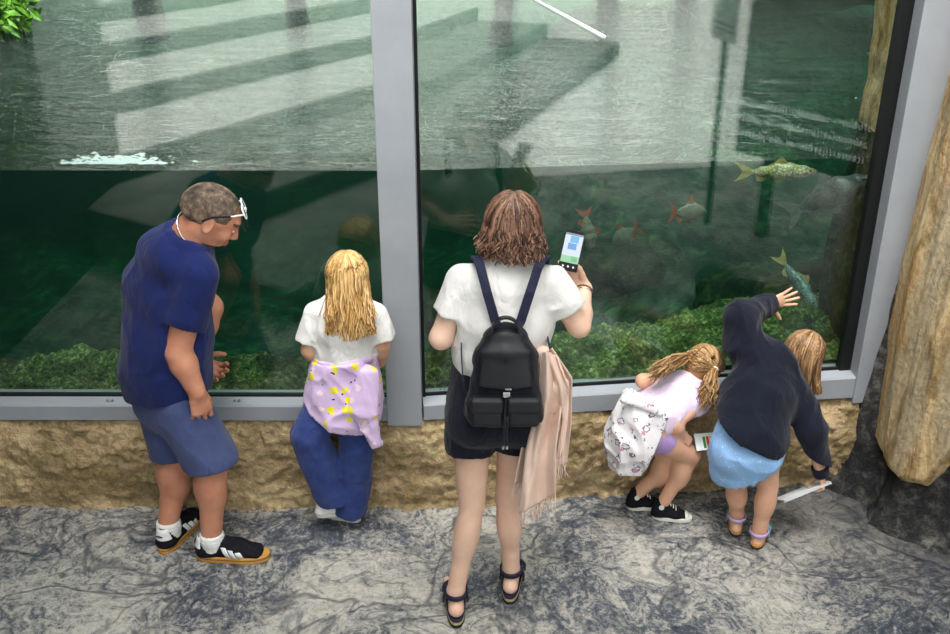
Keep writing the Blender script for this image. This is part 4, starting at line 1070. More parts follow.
# ------------------------------------------------------------------ her phone
def phone():
    c = WN['phc']; n = unit(A(-.10, -.88, .46)); up0 = unit(P(575, 233, 3.235)-P(567, 271, 3.235)); up = unit(up0-n*up0.dot(n)); rt = np.cross(up, n)
    R = np.stack([rt, up, n], 1)
    T = thing('phone', 'smartphone with a lit screen held up by the woman in the white T-shirt', 'phone', c)
    mb = MB(); mb.box(c, (.0335, .0700, .0042), R, bev=.003); mb.build('case', M['black_sole'], T, smooth=False)
    def scr(nm, x0, x1, y0, y1, m, z=.0045, n_=1):
        q = MB(); q.prism([(x0, y0), (x1, y0), (x1, y1), (x0, y1)], c+n*z, rt, up, n, .0004); return q.build(nm, m, T)
    def em(nm, col, st=.8):
        t = NT(nm).set(.2, .5); t.base((.02, .02, .02, 1)); t.b.inputs['Emission Color'].default_value = col; t.b.inputs['Emission Strength'].default_value = st; return t.m
    s = scr('screen', -.031, .031, -.042, .060, em('screen_light', rgb(206, 216, 230), .85))
    for nm, a, col in (('image_tile', (-.012, .017, .028, .052), rgb(104, 176, 226)), ('image_tile', (-.016, .014, .004, .026), rgb(92, 156, 214)), ('map_patch', (-.031, .031, -.042, -.018), rgb(150, 206, 160)), ('button_dot', (.004, .024, -.036, -.018), rgb(84, 178, 112)), ('status_bar', (-.031, .031, .053, .060), rgb(120, 140, 160))):
        q = scr(nm, *a, em(nm+'_light', col, .8), .0050); sub(q, s) if False else None
    for k in range(3):
        q = MB(); o = c+n*.0050-up*.055+rt*(-.018+.018*k); q.prism([(math.cos(a)*.0035, math.sin(a)*.0035) for a in np.linspace(0, 2*PI, 10)[:-1]], o, rt, up, n, .0004); q.build('camera_key', M['white_leather'], T)
phone()

# ------------------------------------------------------------------ her backpack
def backpack():
    c = A(.098, 2.910, 1.085)
    up = unit(A(0, .10, 1)); out = unit(A(0.0, -1, .10)); rt = X_; R = np.array([rt, out, up])
    def p(a, b, d): return c+rt*a+out*b+up*d
    T = thing('backpack', 'black leather backpack on the back of the woman with the phone', 'backpack', p(0, 0, -.18))
    ops = [seg(p(0, 0, -.13), p(0, -.004, .06), .118, .098, .060, .050, rt, out, k=.03), seg(p(0, -.004, .06), p(0, -.006, .125), .098, .070, .05, .042, rt, out, k=.03), rbox(p(0, -.002, -.125), (.125, .062, .04), R, .03, .03)]
    solid('bag_body', ops, .006, M['black_nylon'], T, (half(p(0, 0, -.172), -up),), folds(.005, 16, up, 31, 2.4))
    fo = [seg(p(0, .056, -.022), p(0, .048, .090), .090, .078, .014, .016, rt, out, k=.02), seg(p(0, .048, .090), p(0, .020, .138), .078, .050, .016, .018, rt, out, k=.03), seg(p(0, .020, .138), p(0, -.02, .148), .050, .050, .014, .012, rt, up, k=.03)]
    f = solid('flap', fo, .005, M['black_leather'], T)
    mb = MB(); mb.box(p(.010, .069, -.028), (.010, .0015, .0028), R.T); mb.build('logo_plate', M['silver'], f)
    mb = MB(); mb.box(p(.004, .066, -.048), (.012, .006, .010), R.T, bev=.003); mb.build('buckle', M['silver'], T)
    for g in (-1, 1):
        o = [rbox(p(g*.060, .066, -.105), (.052, .024, .052), R, .014, .01)]
        q = solid('pocket', o, .005, M['black_leather'], T)
        o = [rbox(p(g*.060, .074, -.083), (.054, .020, .026), R, .010, .01)]; solid('pocket_flap', o, .0045, M['black_leather'], q)
    pr = [p(-.040, .03, .155)]+[p(.040*math.cos(t)*-1, .030, .160+.040*math.sin(t)) for t in np.linspace(.15, PI-.15, 12)]+[p(.040, .03, .155)]
    mb = MB(); mb.band(pr, [unit(p(0, .03, .155)*-1+q) if i not in (0, 13) else rt*(-1 if i == 0 else 1) for i, q in enumerate(pr)], .022, .007); mb.build('grab_handle', M['black_leather'], T, smooth=False)
    for g, x0 in ((-1, -.020), (1, .034)):
        q = [p(x0, -.005, .150), P(495 if g < 0 else 521, 320, 2.940), P(487 if g < 0 else 530, 292, 2.945), P(480.5 if g < 0 else 538, 268, 2.968), P(477 if g < 0 else 543, 259, 3.03), P(475 if g < 0 else 547, 258, 3.075)]
        q += [q[-1]+A(-.003*g, .06, -.035), q[-1]+A(-.002*g, .095, -.12), q[-1]+A(.015*g, .07, -.24)]
        nn = [out, out, out, unit(out+up), up, up, unit(-out+up), -out, unit(-out+rt*g)]
        mb = MB(); mb.band(q, nn, .030, .008); mb.build('shoulder_strap', M['navy_strap'], T, smooth=False)
        lo = [p(g*.112, -.02, -.12), p(g*.135, -.02, -.05) if g < 0 else p(g*.128, -.025, -.03), p(g*.142, -.055, .06) if g < 0 else p(g*.15, -.05, .06), p(g*.14, -.12, .10)]
        mb = MB(); mb.band(lo, rt*g, .020, .004); mb.build('lower_strap', M['navy_strap'], T)
        mb = MB(); mb.box(lo[1], (.004, .010, .014), R.T); mb.build('strap_buckle', M['black_sole'], T)
    for g in (-1, 1):
        q = [p(.004, .062, -.05), p(.006+.006*g, .085, -.10), p(.002+.004*g, .096, -.16), p(.000+.005*g, .09, -.215), p(.000+.006*g, .086, -.222)]
        mb = MB(); mb.tube(q, .0028, 6); s = mb.build('drawstring', M['black_nylon'], T, smooth=True)
        mb = MB(); mb.tube([q[-1], q[-1]-Z_*.012], .0042, 8); mb.build('cord_end', M['silver'], s)
    mb = MB(); mb.box(p(.004, .093, -.125), (.007, .006, .009), R.T, bev=.003); mb.build('cord_lock', M['black_sole'], T)
backpack()

# ------------------------------------------------------------------ the scarf over her arm
def scarf():
    T = thing('scarf', 'pale pink woven scarf hanging from the crook of the arm beside the black backpack', 'scarf', P(545, 440, 2.96))
    t = NT('pink_weave').set(.9, .1, 0, .2); t.base(t.ramp(t.noise(7, 3), [(.35, rgb(222, 190, 172)), (.65, rgb(234, 206, 190))])); t.bump(t.noise(260, 2), .3, .003); m = t.m
    def sheet(nm, L, Rr, Y0, amp, nf, ph, seed, thick=.005):
        """L, Rr: lists of (px, py) for the two edges from top to bottom"""
        L = np.array(L, float); Rr = np.array(Rr, float)
        def fn(u, v):
            sL = np.linspace(0, 1, len(L)); sR = np.linspace(0, 1, len(Rr))
            lx, ly = np.interp(v, sL, L[:, 0]), np.interp(v, sL, L[:, 1]); rx, ry = np.interp(v, sR, Rr[:, 0]), np.interp(v, sR, Rr[:, 1])
            px, py = lx+(rx-lx)*u, ly+(ry-ly)*u
            Y = Y0+amp*np.sin(2*PI*nf*u+ph+1.2*np.sin(3*v+seed))*(1.0-.25*v)+.016*vnoise(np.stack([u*5, v*4, 0*u+seed], 1), seed)
            a = (px-475)/FPX; b = (py-317)/FPX; ry_ = cP-b*sP; k = Y/ry_
            return np.stack([a*k, Y, CAM[2]+(-sP-b*cP)*k], 1)
        V, F = grid(46, 60, fn); o = mesh(nm, V, F, m, T)
        md = o.modifiers.new('thickness', 'SOLIDIFY'); md.thickness = thick; md.offset = 0
        return o, fn
    s1, f1 = sheet('back_fall', [(543, 353), (535, 398), (522, 446), (514, 484)], [(552, 348), (572, 378), (571, 425), (567, 462)], 2.955, .028, 1.5, .4, 2)
    s2, f2 = sheet('front_fall', [(541, 352), (538, 400), (526, 450), (519, 514)], [(553, 352), (563, 396), (556, 446), (556, 494)], 2.905, .030, 1.2, 2.2, 5)
    s3, f3 = sheet('inner_fold', [(545, 352), (556, 392), (560, 425), (551, 470)], [(557, 356), (569, 388), (568, 412), (563, 452)], 2.905, .014, 1.1, 1.0, 8)
    ops = [seg(P(541, 352, 2.97), P(553, 384, 2.93), .020, .042, .016, .022, X_, Y_, k=.02), seg(P(553, 384, 2.93), P(549, 410, 2.93), .042, .036, .022, .014, X_, Y_, k=.02)]
    solid('gathered_top', ops, .006, m, T, (), folds(.006, 20, (.3, 0, 1), 51))
    for f, n, nm, par in ((f1, 22, 'fringe', s1), (f2, 20, 'fringe', s2), (f3, 9, 'fringe', s3)):
        pa = []
        for i in range(n):
            u = (i+.5)/n; q = f(A(u), A(1.0))[0]; l = .045+.02*rng.random(); e = q+A(.012*rng.normal(), .006*rng.normal(), -l)
            pa.append((np.array([q+A(0, 0, .006), q*.5+e*.5+A(.004*rng.normal(), 0, 0), e]), 1))
        strands(nm, pa, .0028, m, par, 4, .7)
scarf()

# =================================================================== the man
def man():
    T = thing('person', 'man in a blue T-shirt and slate shorts looking down at the girl by the tank', 'person', (-1.15, 3.42, 0))
    f = unit(A(.80, .60, 0)); r = A(f[1], -f[0], 0)
    pel = P(166, 372, 3.44); che = P(168, 286, 3.45); nek = P(190, 232, 3.43)
    w0 = P(168, 337, 3.43)
    sp = unit(nek-pel)
    pts = [(pel-Z_*.09, .155, .125), (pel, .166, .142), (w0, .156, .146), (che, .166, .134), (che*.45+nek*.55, .148, .100), (nek, .072, .070)]
    hc = P(210.5, 218, 3.42); hf = unit(A(.80, .22, -.56)); hs = 1.06
    ho, hp, hR = head_ops(hc, hf, unit(A(.56, .10, .82)), hs, nek-Z_*.01+r*0, .064)
    hipR, hipL = pel+r*.095-Z_*.03, pel-r*.095-Z_*.03
    knR, knL = P(212, 464, 3.37), P(178, 458, 3.50); anR, anL = A(-1.075, 3.34, .115), A(-1.275, 3.425, .115)
    up_ = che*.45+nek*.55
    shR = up_+r*.152-Z_*.02; shL = up_-r*.160-Z_*.02
    elR = P(178, 352, shR[1]-.03); wrR = P(197, 392, 3.28); elL = P(150, 330, 3.68)*.0+shL+A(.13, .06, -.27); wrL = P(193, 362, 3.60)
    ops = torso(pts, r, f, -.012)+leg(hipR, knR, anR, .095, .066, .064, .042, -f)+leg(hipL, knL, anL, .095, .066, .064, .042, -f)
    ops += arm(shR, elR, wrR, .059, .047, .033)+arm(shL, elL, wrL, .062, .049, .034)+[ell(up_-f*.06, A(.12, .07, .09), np.array([r, f, Z_]), .03)]
    ops += [seg(nek-Z_*.03, hp(0, -.025, -.04), .068, .062, k=.03)]
    dR = unit(P(203, 416, 3.29)-wrR); nR = unit(A(-.62, .75, 0))
    rh = [seg(elR+(wrR-elR)*.7, wrR, .040, .033, k=.01)]+hand(wrR, dR, nR, 1, 1.10, ((16, 42, 26), (22, 48, 28), (28, 52, 30), (34, 52, 30)), (5, 1, -3, -7), (26, 10, 14, 10))
    dL = unit(A(.75, .1, -.45)); lh = [seg(elL+(wrL-elL)*.7, wrL, .040, .033, k=.01)]+hand(wrL, dL, unit(A(-.2, -.5, .6)), -1, 1.08, ((30, 50, 35),)*4)
    body_mesh(T, [(ops, .008, ()), (rh, .0040, (half(wrR-dR*.04, -dR),)), (lh, .005, ())], FACE('skin_m'), (ho, .0050, (half(hp(0, -.02, -.09), -unit(hp(0, -.03, .07)-hp(0, 0, -.07))),), face_index(hp, hs)))
    # T-shirt
    tp = [(pel-Z_*.16, .186, .160), (pel+Z_*.02, .180, .160), (w0, .170, .156), (che, .174, .144), (up_, .156, .112)]
    so = torso(tp, r, f)+[seg(up_, nek-sp*.010, .156, .088, .112, .084, r, f, k=.03, cap=True)]+[ell(up_-f*.06, A(.135, .08, .10), np.array([r, f, Z_]), .03)]
    eR = shR+(elR-shR)*.62; eL = shL+(elL-shL)*.66
    for sh, e in ((shR, eR), (shL, eL)): so.append(seg(sh, e, .068, .067, cap=True, k=.03))
    for sh, e in ((shR, eR), (shL, eL)): ax = unit(e-sh); so.append(seg(e-ax*.03, e+ax*.05, .060, .060, k=.004, sub=True))
    so.append(seg(nek-sp*.012, nek+unit(hp(0, -.02, -.045)-nek)*.12, .071, .084, k=.006, sub=True))
    hem = pel-Z_*.070
    so.append(seg(hem-Z_*.005, hem-Z_*.1, .176, .180, .146, .150, r, f, k=.004, sub=True))
    tee = solid('t_shirt', so, .0068, M['navy_tee'], T, (half(hem, A(.10, -.05, -1)),), folds(.0085, 8, (.3, .1, 1), 15, 2.2))
    # pale printed mark on the chest
    mb = MB(); q = che+f*.158+r*.045+Z_*.045
    for a, b, w in ((A(-.020, -.04), A(0, .045), .012), (A(.020, -.04), A(0, .045), .012), (A(-.012, -.010), A(.012, -.010), .010)):
        d2 = unit(b-a); n2 = A(-d2[1], d2[0]); pg = [tuple(a+n2*w/2), tuple(b+n2*w/2), tuple(b-n2*w/2), tuple(a-n2*w/2)]
        mb.prism(pg, q, r, Z_, f, .004)
    mb.build('chest_print', M['white_leather'], tee)
    # shorts
    so = [seg(pel-Z_*.12, pel-Z_*.04, .164, .150, .138, .130, r, f, k=.03)]
    for h, kn, in ((hipR, knR), (hipL, knL)):
        e = h+(kn-h)*.93; ax = unit(e-h); so.append(seg(h-Z_*.06, e, .104, .106, k=.03))
    sh_ = solid('shorts', so, .007, M['slate_short'], T, (half(P(205, 469, 3.33), A(.10, -.10, -1)),), folds(.005, 7, (0, 0, 1), 25))
    # short hair, necklace
    cap = nets([ell(hp(0, -.012, .032), (A(.076, .098, .082)+.0045)*hs, hR, .02), seg(hp(0, -.075, .02), hp(0, -.078, -.035), .052, .044, .034, .022, hR[0], hR[1], k=.03), ell(hp(0, .098, .0), A(.085, .062, .10)*hs, hR, .02, True), ell(hp(.085, .02, -.035), A(.03, .05, .05), hR, .02, True), ell(hp(-.085, .02, -.035), A(.03, .05, .05), hR, .02, True)], .0052, (half(hp(0, 0, -.05), -unit(hp(0, 0, 1)-hp(0, 0, 0)+(hp(0, 1, 0)-hp(0, 0, 0))*.35)),), lambda q: vnoise(q*150, 3)*.0012)
    hair_core('hair', cap, M['hair_short'], T)
    c = nek+unit(hp(0, -.02, -.045)-nek)*.010; a = unit(hp(0, -.02, -.045)-nek); v, w = unit(np.cross(a, f)), None; w = np.cross(a, v)
    mb = MB(); mb.tube(ring(c+a*.018, .075, .073, v, w, 30), .0035, 6); mb.build('necklace', M['silver'], T, smooth=True)
    mb = MB(); u_, v_, w_ = frame(dR, A(1, 0, 0)); t_ = np.cross(dR, nR)
    # trainers and socks
    for an, d, nm in ((anR, unit(A(1, -.02, 0)), 'near'), (anL, unit(A(.30, .95, 0)), 'far')):
        trainer(T, an, d)
    return hp, hs, hR
def shoe_ops(heel, d, L, infl=0.0, s=1.0, high=False):
    sd = np.cross(d, Z_)
    def p(l, z, y=0): return heel+d*l*L+Z_*z*s+sd*y
    o = [seg(p(.13, .040), p(.16, .080), (.034*s)+infl, .032*s+infl, .036*s+infl, .038*s+infl, sd, d, k=.02), seg(p(.13, .035), p(.55, .042), .033*s+infl, .042*s+infl, .028*s+infl, .026*s+infl, sd, Z_, k=.03),
         seg(p(.55, .042), p(.83, .032), .043*s+infl, .040*s+infl, .027*s+infl, .020*s+infl, sd, Z_, k=.02), seg(p(.32, .075), p(.60, .050), .026*s+infl, .032*s+infl, .024*s+infl, .020*s+infl, sd, Z_, k=.03)]
    if high: o += [seg(p(.16, .08), p(.20, .125), .031*s+infl, .031*s+infl, .036*s+infl, .036*s+infl, sd, d, k=.02), seg(p(.36, .08), p(.26, .115), .024*s+infl, .025*s+infl, k=.02)]
    return o
def trainer(T, an, d, L=.305):
    sd = np.cross(d, Z_); heel = A(an[0], an[1], 0)-d*.070
    S = thing_part('trainer', T)
    sole('outsole', heel-d*.004, d, L, .044, .052, 0, .030, M['gum'], S); 
    sole('sole_line', heel-d*.0045, d, L+.001, .0445, .0525, .017, .020, M['gum_dark'], S)
    def c(l, z): return heel+d*l*L+Z_*z
    ops = shoe_ops(heel, d, L, 0, 1.12)+[seg(c(.19, .130), c(.19, .18), .038, .044, k=.006, sub=True)]
    u = solid('upper', ops, .005, M['black_suede'], S, (half(c(0, .026), -Z_),))
    for g in (-1, 1):
        for k in range(3):
            l = .44+.085*k; nn = unit(d*1.0-Z_*.55*-1*-1)
            ax = unit(d*.86-Z_*.5*0+Z_*.45)     # across the slanted bar
            V, F = nets(shoe_ops(heel, d, L, .0014, 1.12), .0038, (half(c(l, .05)+ax*.0105, ax), half(c(l, .05)-ax*.0105, -ax), half(c(0, .029), -Z_), half(c(0, .076-.007*k), Z_), half(heel+sd*g*.018, -sd*g)))
            if len(V): mesh('stripe', V, F, M['white_leather'], u)
    V, F = nets(shoe_ops(heel, d, L, .0016, 1.12), .0042, (half(c(.10, 0), d), half(c(0, .066), -Z_), half(c(0, .112), Z_)))
    ht = mesh('heel_tab', V, F, M['white_leather'], u)
    lettering('heel_lettering', 'adidas', .013, heel+d*.0005+Z_*.084-sd*.019, sd, unit(Z_), M['black_suede'], u, .0015)
    for k in range(5):
        q = c(.36+.055*k, .113-.0095*k); mb = MB(); mb.tube([q-sd*.024-Z_*.010, q-Z_*.0, q+sd*.024-Z_*.010], .0026, 6); mb.build('lace', M['black_sole'], u, smooth=True)
    mb = MB(); q = c(.345, .128); mb.box(q, (.011, .003, .006), np.stack([sd, unit(d+Z_), unit(Z_-d)], 1)); mb.build('tongue_tag', M['white_leather'], u)
    so = [seg(an+A(0, 0, .012), an-A(0, 0, .02), .047, .048, k=.01), seg(an-A(0, 0, .02), an-A(0, 0, .05), .048, .046, k=.01)]
    solid('sock', so, .006, M['sock'], T, (half(an+A(0, 0, .012), Z_),), lambda q: .002*np.sin(q[:, 2]*420))
MH, MHS, MHR = man()
def sunglasses():
    hp = MH; r, f, u = MHR
    T = thing('sunglasses', 'white framed sunglasses pushed up on the forehead of the man', 'glasses', hp(0, .10, .07))
    fw = unit(f*.62+u*.78); upv = unit(np.cross(r, fw)); upv = upv if upv.dot(u) > 0 else -upv
    for g in (-1, 1):
        c = hp(.034*g, .079, .084); pr = [c+r*.030*math.copysign(abs(math.cos(t))**.7, math.cos(t))+upv*.022*math.copysign(abs(math.sin(t))**.7, math.sin(t)) for t in np.linspace(0, 2*PI, 26)]
        mb = MB(); mb.tube(pr, .0032, 6, cap=False); mb.build('rim', M['white_leather'], T, smooth=True)
        mb = MB(); mb.prism([((q-c).dot(r), (q-c).dot(upv)) for q in pr[:-1]], c, r, upv, fw, .002); mb.build('lens', M['eye'], T)
        a = hp(.066*g, .076, .084); b = hp(.080*g, .040, .062); e = hp(.086*g, -.010, .034); h = hp(.083*g, -.034, .004)
        mb = MB(); mb.tube([a, b], [.0036, .0030], 6); mb.build('temple_arm', M['white_leather'], T, smooth=True)
        mb = MB(); mb.tube([b, e, h], [.0032, .0036, .0038], 6); mb.build('temple_tip', M['black_sole'], T, smooth=True)
    mb = MB(); mb.tube([hp(-.006, .083, .086), hp(0, .086, .088), hp(.006, .083, .086)], .003, 6); mb.build('bridge', M['white_leather'], T, smooth=True)
sunglasses()
# =================================================================== the girl in jeans with the long blonde hair
def blonde_girl():
    T = thing('person', 'girl with long blonde hair in wide jeans, a lilac printed jacket round her waist', 'person', P(342, 505, 3.57)*A(1, 1, 0))
    R, Fv = X_, Y_
    pel = P(343, 388, 3.56); wai = P(346, 354, 3.55); che = P(345, 327, 3.545); nek = P(346, 301, 3.56)
    up_ = che*.42+nek*.58
    pts = [(pel-Z_*.06, .105, .085), (pel, .118, .092), (wai, .100, .078), (che, .112, .082), (up_, .108, .066), (nek, .045, .043)]
    hc = P(347.5, 280.5, 3.585); hf = unit(A(-.10, .92, -.30)); hs = .90
    ho, hp, hR = head_ops(hc, hf, Z_, hs, nek-Z_*.01, .042)
    hipL, hipR = P(329, 394, 3.56), P(358, 394, 3.57); knL, knR = P(309, 436, 3.52), P(357, 447, 3.56); anL, anR = P(334, 488, 3.58), P(346, 503, 3.60)
    shL, shR = up_-X_*.112-Z_*.012, up_+X_*.112-Z_*.012; elL, elR = P(309, 350, 3.53), P(382, 345, 3.55); wrL, wrR = P(322, 362, 3.62), P(380, 363, 3.63)
    ops = torso(pts, R, Fv)+leg(hipL, knL, anL, .065, .045, .045, .03, -Y_)+leg(hipR, knR, anR, .065, .045, .045, .03, -Y_)+arm(shL, elL, wrL, .036, .029, .021)+arm(shR, elR, wrR, .036, .029, .021)
    ops += [seg(nek-Z_*.02, hp(0, -.02, -.045), .044, .042, k=.03)]
    lh = hand(wrL, unit(A(.45, .6, .1)), A(.3, -.2, -.9), -1, .74, ((25, 40, 25),)*4); rh = hand(wrR, unit(A(-.35, .7, .1)), A(-.3, -.2, -.9), 1, .74, ((25, 40, 25),)*4)
    body_mesh(T, [(ops, .0065, ()), (lh, .004, ()), (rh, .004, ())], FACE('skin_g'), (ho, .0048, (half(hp(0, -.02, -.075), -Z_),), face_index(hp, hs)))
    tp = [(wai-Z_*.03, .120, .100), (wai+Z_*.02, .118, .096), (che, .122, .096), (up_, .114, .078), (nek, .062, .055)]
    so = torso(tp, R, Fv); ee = []
    for sh, el, dx in ((shL, elL, -1), (shR, elR, 1)):
        e = sh+(el-sh)*.74+X_*dx*.004; ee.append((sh, e)); so.append(seg(sh, e, .045, .052, cap=True, k=.025))
    for sh, e in ee: ax = unit(e-sh); so.append(seg(e-ax*.03, e+ax*.05, .036, .040, k=.003, sub=True))
    so.append(seg(nek-Z_*.005, nek+Z_*.09, .045, .055, k=.006, sub=True))
    solid('t_shirt', so, .0056, M['white_tee'], T, (half(wai-Z_*.015, A(.12, 0, -1)),), folds(.006, 11, (.2, .1, 1), 35))
    # wide jeans
    so = torso([(pel-Z_*.05, .122, .102), (pel, .130, .104), (wai-Z_*.03, .112, .09)], R, Fv)
    hL = P(335, 494, 3.565); hR_ = P(350, 508, 3.575)
    so += [seg(hipL, knL, .072, .064, k=.02), seg(knL, hL, .064, .080, k=.005, cap=True), seg(hipR, knR, .072, .064, k=.010), seg(knR, hR_, .064, .064, k=.005, cap=True)]
    solid('jeans', so, .0062, M['jeans'], T, (half(wai-Z_*.035, Z_), half(A(0, 0, .006), -Z_)), folds(.010, 8, (.1, 0, 1), 41, 2.0))
    # jacket tied round the waist
    so = torso([(pel-Z_*.085, .148, .136), (pel-Z_*.0, .142, .124), (wai-Z_*.0, .122, .104)], R, Fv, 0, .02)
    J = solid('tied_jacket', so, .0062, M['print_lilac'], T, (half(wai+Z_*.006, A(-.14, 0, 1)), half(pel-Z_*.095, A(-.45, .35, -1)), half(pel+Y_*.05, Y_-Z_*.1)), folds(.012, 13, (.1, 0, 1), 47, 2.5))
    so = [seg(P(368, 372, 3.45), P(363, 412, 3.425), .030, .056, .014, .018, unit(A(1, 0, -.1)), Y_, k=.02), seg(P(363, 412, 3.425), P(375, 443, 3.42), .056, .022, .018, .012, unit(A(1, 0, -.1)), Y_, k=.02)]
    solid('jacket_tail', so, .0052, M['print_lilac'], J, (), folds(.010, 20, (.1, 0, 1), 53, 3.5))
    so = [seg(P(325, 384, 3.47), P(334, 408, 3.455), .048, .050, .010, .012, unit(A(1, 0, .2)), Y_, k=.02)]
    solid('jacket_sleeve', so, .0055, M['print_lilac'], J, (), folds(.006, 20, (.1, 0, 1), 57, 3))
    mb = MB(); q = wai+Z_*.0; pr = ring(wai-Z_*.0-Y_*0, .126, .104, unit(X_+Z_*.13), Y_, 40, -PI, 0.0); mb.band(pr, ring_n(wai, pr), .040, .006); mb.build('knotted_band', M['print_lilac'], J, smooth=True)
    for an, d, z in ((P(326, 488, 3.55), unit(A(.95, .28, 0)), .06), (P(349, 499, 3.60), unit(A(-.8, .3, 0)), 0)):
        S = thing_part('shoe', T); heel = A(an[0], an[1], z)-d*.05
        sole('outsole', heel, d, .18, .028, .034, 0, .022, M['rubber_white'], S); solid('upper', shoe_ops(heel, d, .18, 0, .66), .0055, M['white_leather'], S, (half(heel+Z_*.019, -Z_),))
    # hair
    cap = hair_cap(hp, hR, hs, .009, [seg(hp(0, -.05, .01), hp(0, -.075, -.09), .062, .060, .045, .030, hR[0], hR[1], k=.04), seg(hp(0, -.070, -.09), P(354, 325, 3.475), .052, .046, .022, .014, X_, Y_, k=.03)], .006)
    h = hair_core('hair', cap, M['hair_blonde'], T)
    def ends(ph, a, b):
        x = math.sin(ph); q = P(351+x*22+6*(a-.5), 333+10*b-8*abs(x), 3.432+.014*a)
        return q if b > .25 else q+A(0, 0, .05*a)
    l = strands('hair_locks', long_hair(hp, hs, 620, (72, 288), ends, .0, .011, 1.1, -.1, 1.09, 13), .0044, M['hair_blonde'], h)
    def ends2(ph, a, b): return P(326-8*a+20*(b > .8), 315+6*b, 3.47)
    strands('loose_strand', long_hair(hp, hs, 9, (265, 290), ends2, .0, .004, .8, -.2, 1.06, 12), .0028, M['hair_blonde'], h)
blonde_girl()

